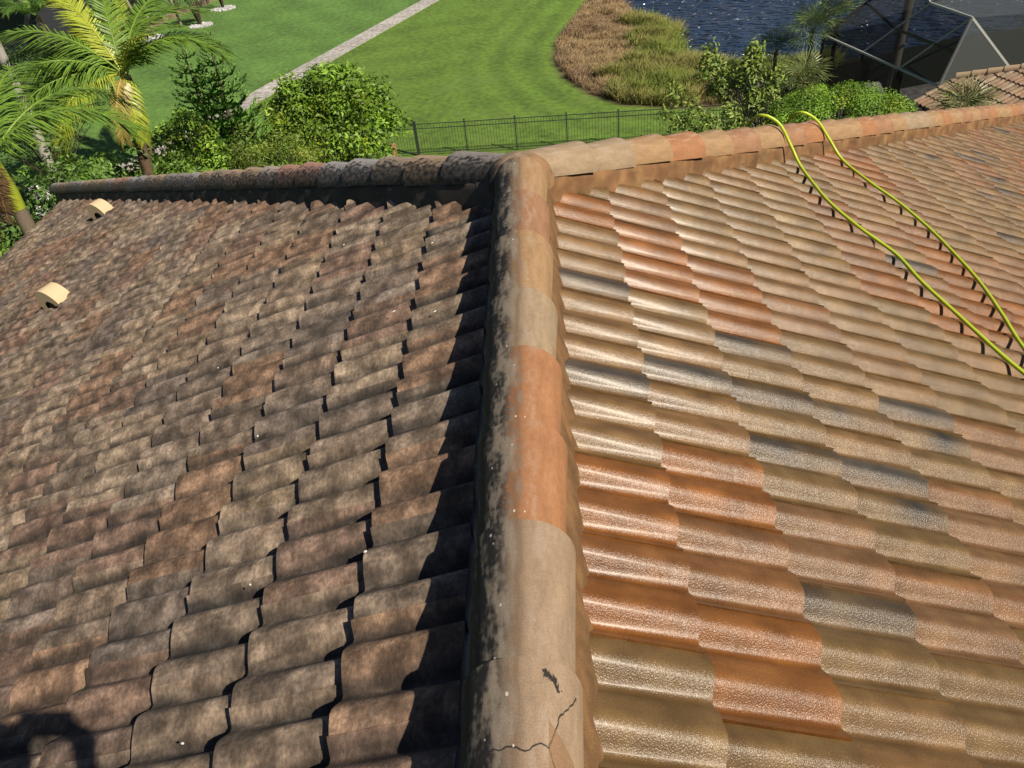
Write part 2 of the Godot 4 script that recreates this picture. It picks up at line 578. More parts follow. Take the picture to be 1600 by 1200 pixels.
func build_house() -> void:
	var house := thing("tiled_house", "tiled house whose roof is mildewed left of its ridge and washed orange right of it", "house")
	var up := Vector3(0, APEX, 0)
	var cs := 1.0 / sqrt(1.0 + T * T)
	var sn := T * cs
	# walls under the eaves
	var wall := Shape.new()
	var wx := EAVE - 0.5
	wall.box(Vector3(0, (APEX - EAVE * T - 0.25) * 0.5, (4.0 + HIP0 - HIPM * wx) * 0.5), Vector3(wx * 2, APEX - EAVE * T - 0.25, 4.0 - HIP0 + HIPM * wx - 0.1))
	part("wall", wall.mesh(), plain(lin(0.55, 0.47, 0.36), 0.85), house)
	# hip planes: the big slopes keep z > HIP0 - HIPM * |x|
	var kl := Vector3(HIPM, 0, -1).normalized() * -1.0    # left slope: -HIPM*x + z > HIP0
	var kr := Vector3(HIPM, 0, 1).normalized()
	var dl := HIP0 / sqrt(1 + HIPM * HIPM)
	var left_frame := Transform3D(Basis(Vector3(0, 0, 1), Vector3(-sn, cs, 0), Vector3(-cs, -sn, 0)), up)
	var right_frame := Transform3D(Basis(Vector3(0, 0, -1), Vector3(sn, cs, 0), Vector3(cs, -sn, 0)), up)
	var slope_len := EAVE / cs
	var slopes := []
	for side in 2:
		var fr := left_frame if side == 0 else right_frame
		var sg := -1.0 if side == 0 else 1.0
		var d := Shape.new()
		var low := fr.basis.y * -0.088
		var a := up + low + Vector3(0, 0, 4)
		var b := up + low + Vector3(0, 0, HIP0)
		var c := up + low + Vector3(sg * EAVE, -EAVE * T, HIP0 - HIPM * EAVE)
		var e := up + low + Vector3(sg * EAVE, -EAVE * T, 4)
		d.quad(a, b, c, e, fr.basis.y)
		var dn := fr.basis.y * -0.12
		d.quad(a + dn, b + dn, c + dn, e + dn, -fr.basis.y)
		d.quad(c, e, e + dn, c + dn, Vector3(sg, 0, 0))
		slopes.append(part("weathered_roof_slope" if side == 0 else "washed_roof_slope", d.mesh(), mat.deck, house))
	var slope_node: Node3D = slopes[0]
	slope_node.set_meta("label", "left roof slope of grey brown tiles, mildewed and with shade painted in their valleys")
	slopes[1].set_meta("label", "right roof slope of washed tan and orange tiles that shine")
	# left tiles
	var left_colors := [Color(0.533, 0.405, 0.298), Color(0.586, 0.460, 0.349), Color(0.451, 0.350, 0.266), Color(0.558, 0.360, 0.240), Color(0.479, 0.321, 0.241), Color(0.554, 0.444, 0.347), Color(0.421, 0.334, 0.277), Color(0.615, 0.467, 0.325), Color(0.502, 0.389, 0.303), Color(0.668, 0.523, 0.387)]
	var left_variants := []
	for k in 30:
		var c: Color = left_colors[k % left_colors.size()]
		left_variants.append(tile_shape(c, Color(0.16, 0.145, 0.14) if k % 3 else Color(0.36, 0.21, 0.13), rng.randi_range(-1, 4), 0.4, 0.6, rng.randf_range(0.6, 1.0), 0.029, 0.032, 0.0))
	var pick_left := func(i: int, k: int) -> int:
		var h := int(absf(sin(i * 12.9898 + k * 78.233) * 43758.5453) * 7.0)
		var red := noise_b.get_noise_2d(i * 0.16, k * 0.16 + 40.0)
		var base := h % 30
		if red > 0.22 and h % 3:
			base = [3, 13, 23, 4, 14, 7][h % 6]
		return base
	var hip_gap := 0.085
	lay_tiles(slopes[0], left_frame, 0.449, -2.699, 22, -32, 21, [[kl, dl + hip_gap], [Vector3(-1, 0, 0), 0.07], [Vector3(0, 0, -1), -4.0]], left_variants, pick_left, mat.left, "weathered_tile", 300)
	# right tiles
	var tan_ := Color(0.232, 0.138, 0.058)
	var olive := Color(0.210, 0.132, 0.055)
	var orange := Color(0.272, 0.110, 0.030)
	var rust := Color(0.238, 0.113, 0.042)
	var pink := Color(0.228, 0.127, 0.060)
	var grey := Color(0.084, 0.077, 0.067)
	var slate := Color(0.046, 0.045, 0.046)
	var rv := []
	for k in 6: rv.append(tile_shape(tan_, rust, rng.randi_range(-1, 4), 0.3, 0.5))          # 0-5 tan
	for k in 4: rv.append(tile_shape(olive, tan_, rng.randi_range(-1, 4), 0.4, 0.5))          # 6-9 olive
	for k in 5: rv.append(tile_shape(orange, rust, rng.randi_range(-1, 4), 0.7, 0.5))        # 10-14 orange
	for k in 5: rv.append(tile_shape(pink, orange, rng.randi_range(-1, 4), 0.35, 0.5))       # 15-19 pinkish tan
	for k in 8: rv.append(tile_shape([tan_, olive][k % 2], slate if k % 2 else grey, [0, 1, 0, 1, 2, 3, 4, 0][k], 0.95, 0.3))   # 20-27 grey flash
	for k in 3: rv.append(tile_shape(rust, grey, rng.randi_range(2, 4), 0.4, 0.3))            # 28-30
	var fixed := {}
	# course, index of the tile (see joint below): grey and orange runs that the photograph shows
	for e in [[0, 4, 20], [1, 3, 22], [2, 4, 21], [3, 4, 22], [2, 6, 23], [3, 6, 25], [3, 3, 24], [4, 3, 20], [4, 4, 25], [2, 9, 21], [4, 2, 22], [0, 8, 11], [0, 10, 12], [0, 12, 6], [0, 2, 0], [0, 6, 2], [0, 14, 7], [1, 7, 13], [1, 9, 28], [1, 11, 11], [1, 5, 3], [2, 7, 15], [1, -1, 10], [2, -1, 11], [2, -2, 12], [1, -3, 13], [2, 0, 14]]:
		fixed[[e[0], e[1]]] = e[2]
	var pick_right := func(i: int, k: int) -> int:
		# hump number counted towards the camera, as the photograph was measured
		var j := -2 * k - (1 if i % 2 else 0)
		for key in [[i, j], [i, j - 1]]:
			if fixed.has(key):
				return fixed[key]
		var h := int(absf(sin(i * 41.17 + k * 17.71) * 24634.6345) * 5.0)
		var warm := noise_b.get_noise_2d(i * 0.20 + 9.0, k * 0.22)
		if h % 13 == 0:
			return 20 + h % 8
		if warm > 0.24:
			return [10, 11, 12, 13, 14, 15, 28, 17][h % 8]
		if warm < -0.12:
			return [6, 7, 8, 9, 0, 1][h % 6]
		return [0, 1, 2, 3, 4, 5, 15, 16, 17, 18, 19, 29][h % 12] if i > 3 else [0, 1, 2, 3, 6, 7, 8, 16, 4][h % 9]
	lay_tiles(slopes[1], right_frame, 0.460, 2.565, 22, -21, 31, [[kr, dl + hip_gap], [Vector3(1, 0, 0), 0.10], [Vector3(0, 0, -1), -4.0]], rv, pick_right, mat.right, "washed_tile", 300)
	# the slope that falls away beyond the hips
	var tf := T / HIPM
	var cf := 1.0 / sqrt(1.0 + tf * tf)
	var front := Transform3D(Basis(Vector3(-1, 0, 0), Vector3(0, cf, -tf * cf), Vector3(0, -tf * cf, -cf)), up + Vector3(0, 0, HIP0))
	var fd := Shape.new()
	var fl := front.basis.y * -0.088
	fd.tri(up + fl + Vector3(0, 0, HIP0), up + fl + Vector3(-EAVE, -EAVE * T, HIP0 - HIPM * EAVE), up + fl + Vector3(EAVE, -EAVE * T, HIP0 - HIPM * EAVE), front.basis.y)
	var front_slope := part("end_roof_slope", fd.mesh(), mat.deck, house)
	front_slope.set_meta("label", "end slope of the roof beyond the two hips")
	lay_tiles(front_slope, front, 0.45, -7.2, 25, 0, 48, [[-kl, -dl + hip_gap], [-kr, -dl + hip_gap]], rv, pick_right, mat.right, "washed_tile", 0)
	# ridge and hips: beds of mortar, each under its own row of caps
	var dark := Color(0.035, 0.033, 0.032)
	var warm_mortar := Color(0.27, 0.145, 0.06)
	var ridge_section := func(t: float, k: int) -> Array:
		var z := 4.0 - t
		var w := 0.006 * noise_a.get_noise_2d(z * 7.0, k * 3.0) + 0.006 * noise_b.get_noise_2d(z * 19.0, k)
		var p: Array = [Vector3(0.180 + 1.2 * w, -0.155, z), Vector3(0.158 + 1.5 * w, -0.075 + w, z), Vector3(0.133 + w, 0.0, z), Vector3(0.10, 0.06, z), Vector3(-0.05, 0.06, z), Vector3(-0.083 + w, 0.01, z), Vector3(-0.100 + w, -0.055, z), Vector3(-0.112 + w, -0.055 + w, z), Vector3(-0.118 + w, -0.14, z)]
		var v := 1.0 + 0.35 * noise_b.get_noise_2d(z * 5.0, k * 0.7)
		var cc: Color = warm_mortar if k < 4 else (Color(0.20, 0.185, 0.17) if k == 6 else dark)  # pale row paints a lit edge along the dark side
		return [up + p[k], Color(cc.r * v, cc.g * v, cc.b * v)]
	var bed := part("mortar_bed", mortar_strip(ridge_section, 4.0 - HIP0 + 0.05, 180, 9).mesh(), mat.mortar, house)
	bed.set_meta("label", "mortar bed under the ridge tiles, black on its left and orange on its right")
	var ridge_mats := []
	for k in 6:
		ridge_mats.append(cap_material([0, 1, 2, 3, 4, 5][k], 31 + k, 2))
	ridge_mats.append(cap_material(4, 47, 4, true))
	var cap := cap_shape(0.40, 0.097, 0.117, 1.0).mesh()
	var ends := [[-2.60, 0], [-2.20, 2], [-1.875, 1], [-1.545, 1], [-1.205, 4], [-0.865, 6]]
	var zz := -0.865
	for k in 13:
		zz += 0.34
		ends.append([zz, [5, 4, 2, 0, 1, 3][k % 6]])
	ends.insert(0, [-2.95, 3])
	ends.insert(0, [-3.29, 0])
	for e in ends:
		if e[0] + 0.4 > 4.1:
			continue
		var o := part("ridge_tile", cap, ridge_mats[e[1]], bed)
		# the wide end (z = -0.40 in the cap) lies at e[0] and laps over the tile beyond
		o.transform = Transform3D(Basis(Vector3.UP, rng.randf_range(-0.015, 0.015)) * Basis(Vector3.BACK, rng.randf_range(-0.02, 0.02)) * Basis(Vector3.RIGHT, -0.012), up + Vector3(0.022 + rng.randf_range(-0.003, 0.003), 0.022, e[0] + 0.40))
	for side in [-1.0, 1.0]:
		var along := Vector3(side, -T, -HIPM).normalized()
		var across := Vector3.UP.cross(along).normalized()     # points to the camera side on the left, away on the right
		if across.z < 0:
			across = -across
		var out := along.cross(across)
		if out.y < 0:
			out = -out
		var length := Vector3(EAVE + 0.03, T * EAVE, HIPM * EAVE).length()
		var start := up + Vector3(0.0, 0, HIP0)
		var hip_section := func(t: float, k: int) -> Array:
			var w := 0.007 * noise_a.get_noise_2d(t * 6.0 + 50.0 * side, k * 3.0) + 0.006 * noise_b.get_noise_2d(t * 21.0, k)
			var p: Array = [Vector2(0.16 + w, -0.17), Vector2(0.132 + w, -0.09 + w), Vector2(0.114 + w, 0.0), Vector2(0.098 + w, 0.034), Vector2(0.0, 0.07), Vector2(-0.098 + w, 0.034), Vector2(-0.114 + w, 0.0), Vector2(-0.125, -0.08), Vector2(-0.15, -0.16)]
			var v := 1.0 + 0.5 * noise_b.get_noise_2d(t * 4.0, k * 0.9 + 30.0)
			var cc := Color(0.075, 0.066, 0.058) if side < 0 else Color(0.25, 0.125, 0.052).lerp(Color(0.38, 0.235, 0.10), clampf(0.1 + 1.4 * noise_a.get_noise_2d(t * 4.5, k * 1.0), 0, 1))
			return [start + along * t + across * p[k].x + out * p[k].y, Color(cc.r * v, cc.g * v, cc.b * v)]
		var hb := mortar_strip(hip_section, length, 200, 9)
		if side > 0:
			pass
		var hip_bed := part("mortar_bed", hb.mesh(), mat.mortar, house)
		hip_bed.set_meta("label", "mortar bed under the stained left hip" if side < 0 else "orange mortar bed under the washed right hip")
		var hm := []
		for k in 6:
			hm.append(cap_material((10 if side < 0 else 20) + k, 61 + k + (20 if side > 0 else 0)))
		# lower (wide) end laps over the cap below it
		var hip_cap := cap_shape(0.40, 0.095, 0.118, 1.0).mesh()
		var x := across * (1.0 if side > 0 else 1.0)
		var bz := -along
		var bx := out.cross(bz).normalized()
		var n := int(length / 0.335)
		var off := 0.02
		for k in n + 1:
			var t := off + k * 0.335
			var o := part("hip_tile", hip_cap, hm[([4, 3, 5, 2, 2, 1, 1, 0, 3, 3, 5, 3, 2, 4] if side < 0 else [2, 2, 0, 1, 0, 3, 0, 3, 1, 0, 0, 1, 3, 0])[k % 14]], hip_bed)
			o.transform = Transform3D(Basis(bx, out, bz) * Basis(Vector3.BACK, rng.randf_range(-0.03, 0.03)) * Basis(Vector3.UP, rng.randf_range(-0.02, 0.02)) * Basis(Vector3.RIGHT, 0.012), start + along * t + out * (0.026 + rng.randf_range(-0.004, 0.004)))
	# lump of mortar where ridge and hips meet
	var blob := Shape.new()
	var bp := []
	var bc := []
	for r in 13:
		for k in 25:
			var th := PI * 0.55 * r / 12.0
			var ph := TAU * k / 24.0
			var d := Vector3(sin(th) * cos(ph), cos(th), sin(th) * sin(ph))
			var q := 1.0 + 0.07 * noise_a.get_noise_3d(d.x * 2.2, d.y * 2.2, d.z * 2.2)
			bp.append(up + Vector3(0.015, 0.0, HIP0 + 0.0) + Vector3(d.x * 0.15, d.y * 0.125, d.z * 0.14) * q)
			var g := Color(0.34, 0.25, 0.17).lerp(Color(0.38, 0.22, 0.11), smoothstep(0.1, 0.7, d.x + 0.2 * noise_a.get_noise_3d(d.x * 3, d.y * 3, d.z * 3)))
			bc.append(g.lerp(Color(0.03, 0.028, 0.027), smoothstep(-0.35, -0.7, d.x + 0.35 * noise_a.get_noise_3d(d.x * 4, d.y * 4, d.z * 4))))
	blob.grid(bp, 13, 25, bc)
	part("mortar_lump", blob.mesh(), mat.mortar, house)
	# a few white bird droppings on the stained tiles
	var drop := SphereMesh.new()
	drop.radius = 1.0
	drop.height = 2.0
	drop.radial_segments = 8
	drop.rings = 4
	var white := plain(lin(0.75, 0.74, 0.7), 0.8)
	for e in [Vector2(-0.381, -3.137), Vector2(-0.5, -2.671), Vector2(-0.906, -3.619), Vector2(-0.313, -2.524), Vector2(-0.41, -1.409), Vector2(-0.979, -2.195), Vector2(-0.776, -1.443), Vector2(-0.823, -0.99), Vector2(-1.4, -2.9)]:
		var o := part("bird_dropping", drop, white, slopes[0])
		o.transform = Transform3D(left_frame.basis * Basis(Vector3.UP, rng.randf() * 3.0) * Basis.from_scale(Vector3(rng.randf_range(0.003, 0.005), 0.002, rng.randf_range(0.005, 0.009))), up + Vector3(e.x, e.x * T - 0.004, e.y))
	# two cream half-round vents on the left slope
	for e in [Vector3(-3.83, 0, -5.42), Vector3(-4.66, 0, -7.90)]:
		var vent := Node3D.new()
		vent.name = "roof_vent"
		house.add_child(vent, true)
		vent.transform = Transform3D(left_frame.basis * Basis(Vector3.UP, 1.2), up + Vector3(e.x, e.x * T, e.z))
		var cream := plain(lin(0.56, 0.44, 0.27), 0.6)
		var hood := Shape.new()
		var pts := []
		for q in [0.0, 0.5, 1.0]:
			for k in 13:
				var a := PI * k / 12.0
				pts.append(Vector3(-cos(a) * 0.115, sin(a) * 0.165 * (1.0 - 0.10 * q) - 0.02, 0.05 - q * 0.14))
		hood.grid(pts, 3, 13)
		part("hood", hood.mesh(), cream, vent)
		var face := Shape.new()
		for k in 12:
			var a := PI * k / 12.0
			var b := PI * (k + 1) / 12.0
			var o1 := Vector3(-cos(a) * 0.115, sin(a) * 0.165 - 0.02, 0.05)
			var o2 := Vector3(-cos(b) * 0.115, sin(b) * 0.165 - 0.02, 0.05)
			var i1 := Vector3(-cos(a) * 0.055, sin(a) * 0.06 - 0.02, 0.05)
			var i2 := Vector3(-cos(b) * 0.055, sin(b) * 0.06 - 0.02, 0.05)
			face.quad(o1, o2, i2, i1, Vector3(0, 0, 1))
			var p1 := Vector3(-cos(a) * 0.115, sin(a) * 0.148 - 0.02, -0.09)
			var p2 := Vector3(-cos(b) * 0.115, sin(b) * 0.148 - 0.02, -0.09)
			face.tri(p1, p2, Vector3(0, -0.02, -0.09), Vector3(0, 0, -1))
		part("face_plate", face.mesh(), cream, vent)
		var inside := Shape.new()
		inside.box(Vector3(0, 0.0, 0.03), Vector3(0.10, 0.05, 0.005))
		part("opening", inside.mesh(), mat.beam_dark, vent)

# ---------------------------------------------------------------- hoses
func build_hose(label: String, pts: Array) -> void:
	var curve := Curve3D.new()
	for i in pts.size():
		var t: Vector3 = (pts[mini(i + 1, pts.size() - 1)] - pts[maxi(i - 1, 0)]) / 6.0
		curve.add_point(pts[i], -t, t)
	var s := Shape.new()
	var line := curve.tessellate_even_length(5, 0.05)
	var rad := []
	for p in line:
		rad.append(0.0096)
	s.tube(Array(line), rad, 10)
	var hose := MeshInstance3D.new()
	hose.name = numbered("garden_hose")
	hose.mesh = s.mesh()
	hose.set_surface_override_material(0, plain(lin(0.42, 0.56, 0.03), 0.4))
	add_child(hose)
	tag(hose, label, "hose", "hoses over the washed roof")

# ---------------------------------------------------------------- plants
func oval_leaf(bend := 0.12, width := 0.42) -> ArrayMesh:
	var s := Shape.new()
	var a := Vector3(0, 0, 0)
	var b := Vector3(width * 0.5, 0.10, 0.42)
	var c := Vector3(-width * 0.5, 0.10, 0.42)
	var m := Vector3(0, 0.0, 0.45)
	var e := Vector3(0, -bend, 1.0)
	s.tri(a, b, m, Vector3(-0.2, 1, 0).normalized())
	s.tri(b, e, m, Vector3(-0.2, 1, 0.1).normalized())
	s.tri(a, m, c, Vector3(0.2, 1, 0).normalized())
	s.tri(m, e, c, Vector3(0.2, 1, 0.1).normalized())
	return s.mesh()

func scatter(called: String, m: Mesh, material: Material, xforms: Array, colors: Array, parent: Node) -> MultiMeshInstance3D:
	var mm := MultiMesh.new()
	mm.transform_format = MultiMesh.TRANSFORM_3D
	mm.use_colors = true
	mm.mesh = m
	mm.instance_count = xforms.size()
	for i in xforms.size():
		mm.set_instance_transform(i, xforms[i])
		mm.set_instance_color(i, colors[i])
	var o := MultiMeshInstance3D.new()
	o.name = called
	o.multimesh = mm
	o.material_override = material
	parent.add_child(o, true)
	o.set_meta("kind", "stuff")
	return o

func leaves(xf: Array, cl: Array, center: Vector3, radius: Vector3, count: int, size: float, c0: Color, c1: Color, upward := 0.3) -> void:
	for i in count:
		var d := Vector3(rng.randfn(), rng.randfn(), rng.randfn()).normalized()
		if d.y < -0.5:
			d.y = -d.y * 0.5
		var r := pow(rng.randf(), 0.28)
		var p := center + d * radius * r
		var nrm := (d + Vector3(0, upward, 0) + Vector3(rng.randfn(), rng.randfn(), rng.randfn()) * 0.45).normalized()
		var tip := (d + Vector3(rng.randfn(), rng.randfn() * 0.6, rng.randfn()) * 0.9).normalized()
		var x := nrm.cross(tip)
		if x.length() < 0.05:
			continue
		x = x.normalized()
		var z := x.cross(nrm).normalized()
		var sz := size * rng.randf_range(0.7, 1.25)
		xf.append(Transform3D(Basis(x * sz, nrm * sz, z * sz), p))
		cl.append(c0.lerp(c1, clampf(rng.randf() * 0.8 + 0.35 * (d.y * 0.5), 0, 1)))

func bush(called: String, label: String, category: String, base: Vector3, radius: Vector3, clumps: int, per: int, size: float, c0: Color, c1: Color, group := "", clump_size := 0.42, material: Material = null, low := 0.25, ragged := Vector2(0.60, 1.06)) -> Node3D:
	var t := thing(called, label, category, base, group)
	var xf := []
	var cl := []
	var stems := Shape.new()
	stems.col = Color(0.10, 0.075, 0.05)
	for k in clumps:
		var d := Vector3(rng.randfn(), rng.randfn(), rng.randfn()).normalized()
		d.y = absf(d.y) if rng.randf() < 0.8 else d.y * 0.6
		# radius.y is the height of the whole plant; the crown reaches down to low times that
		var q := Vector3(0, radius.y * (1.0 + low) * 0.5, 0) + d * Vector3(radius.x, radius.y * (1.0 - low) * 0.5, radius.z) * rng.randf_range(ragged.x, ragged.y)
		q.y = maxf(q.y, 0.2)
		var cr := clump_size * rng.randf_range(0.7, 1.25)
		var tone := rng.randf_range(0.52, 1.22)
		var age := Color(1.25, 0.95, 0.6) if rng.randf() < 0.12 else Color.WHITE
		leaves(xf, cl, q, Vector3(cr, cr * 0.85, cr), int(per * rng.randf_range(0.6, 1.2)), size * rng.randf_range(0.8, 1.15), c0 * age * tone, c1 * age * tone)
		if k % 3 == 0:
			stems.tube([Vector3(q.x * 0.1, 0, q.z * 0.1), q * 0.5 + Vector3(0, 0.1, 0), q], [0.035, 0.022, 0.008], 5, false)
	part("stem", stems.mesh(), mat.bark, t)
	scatter("foliage", oval_leaf(), material if material else mat.leaf, xf, cl, t)
	return t

func frond_shape(length: float, droop: float, pairs: int, leaflet: float, hang: float, c: Color, sd: int, width := 0.03) -> Shape:
	# grows along +z from the origin and bends down
	var r := RandomNumberGenerator.new()
	r.seed = sd
	var s := Shape.new()
	var line := []
	var dirs := []
	var p := Vector3.ZERO
	var steps := 16
	for i in steps + 1:
		line.append(p)
		var a := -droop * pow(float(i) / steps, 1.4)
		var d := Vector3(0, sin(a), cos(a))
		dirs.append(d)
		p += d * length / steps
	var rad := []
	for i in steps + 1:
		rad.append(lerpf(0.022, 0.004, float(i) / steps))
	s.col = Color(c.r * 1.3, c.g * 1.15, c.b)
	s.tube(line, rad, 4, false)
	for i in pairs:
		var f := lerpf(0.10, 0.995, (i + r.randf() * 0.7) / pairs)
		var at := f * steps
		var k := mini(int(at), steps - 1)
		var q: Vector3 = line[k].lerp(line[k + 1], at - k)
		var d: Vector3 = dirs[k]
		var up := Vector3.RIGHT.cross(d) * -1.0
		var ll := leaflet * (0.55 + 0.45 * sin(PI * clampf(f * 0.95 + 0.12, 0, 1))) * r.randf_range(0.85, 1.1)
		for sd2 in [-1.0, 1.0]:
			var lift := r.randf_range(-0.25, 0.45)
			var dir: Vector3 = (Vector3(sd2, 0, 0) * 0.85 + d * lerpf(0.35, 0.95, f) + up * lift).normalized()
			var fall: float = hang * r.randf_range(0.7, 1.25)
			var a1 := q + dir * ll * 0.5 + Vector3(0, -fall * ll * 0.12, 0)
			var a2 := q + dir * ll * 0.9 + Vector3(0, -fall * ll * 0.55, 0)
			var side := dir.cross(up).normalized() * width * 0.5
			if side.length() < 0.001:
				side = d * width * 0.5
			var tint := r.randf_range(0.75, 1.2)
			s.col = Color(c.r * tint, c.g * tint, c.b * tint)
			s.quad(q - side * 0.6, q + side * 0.6, a1 + side, a1 - side)
			s.tri(a1 + side, a1 - side, a2)
	return s

func palm(called: String, label: String, base: Vector3, crown: Vector3, r0: float, r1: float, trunk_color: Color, fronds: Array, shaft := Color(-1, 0, 0), shaft_len := 0.7, group := "") -> Node3D:
	var t := thing(called, label, "palm tree", base, group)
	var s := Shape.new()
	var top := crown - base
	var pts := []
	var rad := []
	for i in 25:
		var f := i / 24.0
		pts.append(top * f + Vector3(0.06 * sin(f * 2.5), 0, 0.05 * sin(f * 3.0 + 1)) * (1.0 - f) * f * 4.0)
		rad.append(lerpf(r0, r1, f) * (1.0 + (0.05 if i % 2 else -0.02)))
	s.col = trunk_color
	s.tube(pts, rad, 12)
	part("trunk", s.mesh(), mat.bark, t)
	if shaft.r >= 0:
		var sh := Shape.new()
		sh.col = shaft
		var d := top.normalized()
		sh.tube([top - d * 0.05, top + d * shaft_len * 0.3, top + d * shaft_len * 0.8, top + d * (shaft_len + 0.1)], [r1 * 1.05, r1 * 1.15, r1 * 0.75, r1 * 0.3], 12)
		part("crownshaft", sh.mesh(), plain(shaft.linear_to_srgb(), 0.4), t)
		top += d * shaft_len
	var kept := {}
	for f in fronds:
		# azimuth (0 = +x, 90 = away), elevation, length, droop, colour, hang
		var key := str([f[2], f[3], f[4], f[5]])
		if not kept.has(key):
			kept[key] = frond_shape(f[2], f[3], int(f[2] * 42), 0.27 * f[2] * 0.9 if f[2] < 2.0 else 0.55, f[5], f[4], int(absf(f[0])) + 7, 0.03).mesh()
		var o := part("frond", kept[key], mat.palm, t)
		var a: float = deg_to_rad(f[0])
		var flat := Vector3(cos(a), 0, -sin(a))
		var z := flat * cos(deg_to_rad(f[1])) + Vector3.UP * sin(deg_to_rad(f[1]))
		var x := Vector3.UP.cross(flat).normalized()
		o.transform = Transform3D(Basis(x, z.cross(x), z), top)
	return t

func fan_shape(blades: int, length: float, spread: float, c: Color, sd: int, w := 0.03) -> Shape:
	var r := RandomNumberGenerator.new()
	r.seed = sd
	var s := Shape.new()
	for i in blades:
		var a := lerpf(-spread, spread, (i + 0.5) / blades)
		var d := Vector3(sin(a), r.randf_range(-0.05, 0.12), cos(a)).normalized()
		var l := length * r.randf_range(0.85, 1.1)
		var side := Vector3(cos(a), 0, -sin(a)) * w * 0.5
		var m := d * l * 0.6
		var e := d * l - Vector3(0, l * 0.18, 0)
		var k := r.randf_range(0.8, 1.2)
		s.col = Color(c.r * k, c.g * k, c.b * k)
		s.tri(Vector3.ZERO, m + side, m - side)
		s.tri(m + side, m - side, e)
	return s

func fan_palm(called: String, label: String, base: Vector3, height: float, count: int, size: float, c: Color, category := "palm", stalk := 0.6, group := "") -> Node3D:
	var t := thing(called, label, category, base, group)
	var s := Shape.new()
	s.col = Color(0.12, 0.09, 0.06)
	s.tube([Vector3.ZERO, Vector3(0, height * 0.5, 0), Vector3(0, height, 0)], [0.09, 0.08, 0.07], 8)
	part("trunk", s.mesh(), mat.bark, t)
	var fans := []
	for k in 3:
		var f := fan_shape(22, size, 1.9, c, k + 5)
		f.col = Color(c.r * 1.2, c.g, c.b)
		f.tube([Vector3(0, 0, -stalk), Vector3(0, 0.02, -stalk * 0.5), Vector3.ZERO], [0.012, 0.01, 0.008], 4, false)
		fans.append(f.mesh())
	for i in count:
		var o := part("frond", fans[i % 3], mat.palm, t)
		var a := TAU * i * 0.382 + rng.randf() * 0.3
		var el := lerpf(1.3, -0.35, float(i) / count)
		var z := Vector3(cos(a) * cos(el), sin(el), sin(a) * cos(el))
		var x := Vector3.UP.cross(z)
		x = x.normalized()
		o.transform = Transform3D(Basis(x, z.cross(x), z), Vector3(0, height, 0) + z * stalk)
	return t

func norfolk_pine(base: Vector3) -> void:
	var t := thing("norfolk_pine", "dark green tiered conifer with two pointed tops behind the left hip", "conifer", base)
	var br := []
	for v in 3:
		var s := Shape.new()
		var line := []
		for i in 9:
			var f := i / 8.0
			line.append(Vector3(0, -0.10 * sin(f * 2.2) + 0.38 * f * f * f, f * (1.0 - 0.12 * f)))
		s.col = Color(0.08, 0.06, 0.035)
		s.tube(line, [0.012, 0.011, 0.010, 0.009, 0.008, 0.007, 0.006, 0.004, 0.003], 4, false)
		# side sprays, rope-like, with short needles all round
		var sprays := [line]
		for i in [2, 4, 6]:
			for sg in [-1.0, 1.0]:
				var l: float = 0.36 * (1.0 - absf(i - 4.0) / 8.0)
				var o: Vector3 = line[i]
				sprays.append([o, o + Vector3(sg * l * 0.55, 0.0, l * 0.45), o + Vector3(sg * l * 0.95, 0.10, l * 0.9)])
		for sp in sprays:
			for i in sp.size() - 1:
				var a: Vector3 = sp[i]
				var b: Vector3 = sp[i + 1]
				var n := int(a.distance_to(b) * 260.0)
				var d := (b - a).normalized()
				for k in n:
					var q := a.lerp(b, (k + rng.randf()) / n)
					var rd := Vector3(rng.randfn(), rng.randfn(), rng.randfn())
					rd = (rd - d * rd.dot(d)).normalized()
					var e := q + rd * 0.055 + d * 0.05
					var sd := d.cross(rd) * 0.02
					var tint := rng.randf_range(0.6, 1.5)
					s.col = Color(0.13 * tint, 0.27 * tint, 0.05 * tint)
					s.tri(q - sd, q + sd, e, (rd + Vector3(0, 0.5, 0)).normalized())
		br.append(s.mesh())
	for lead in [[Vector3(-0.35, 0, 0.1), 5.75], [Vector3(0.38, 0, -0.05), 5.85]]:
		var off: Vector3 = lead[0]
		var h: float = lead[1]
		var tr := Shape.new()
		tr.col = Color(0.13, 0.10, 0.07)
		tr.tube([Vector3(off.x * 0.3, 0, off.z * 0.3), off * 0.8 + Vector3(0, h * 0.5, 0), off + Vector3(0, h, 0)], [0.12, 0.07, 0.012], 8)
		part("trunk", tr.mesh(), mat.bark, t)
		var y := h - 0.12
		var tier := 0
		while y > 0.7:
			var f := (h - y) / h
			var l := minf(1.6, 0.14 + 1.9 * pow(f, 0.8))
			var n := 5
			for k in n:
				var o := part("branch", br[(k + tier) % 3], mat.dull_leaf, t)
				var a := TAU * k / n + tier * 0.55 + rng.randf() * 0.2
				var sc := l * rng.randf_range(0.85, 1.1)
				o.transform = Transform3D(Basis(Vector3.UP, a) * Basis(Vector3.RIGHT, -0.45 * (1.0 - f * 1.6) + rng.randf_range(-0.08, 0.08)) * Basis.from_scale(Vector3(sc * 1.0, sc, sc)), off * (0.3 + 0.7 * y / h) + Vector3(0, y, 0))
			y -= 0.36 + 0.10 * f
			tier += 1

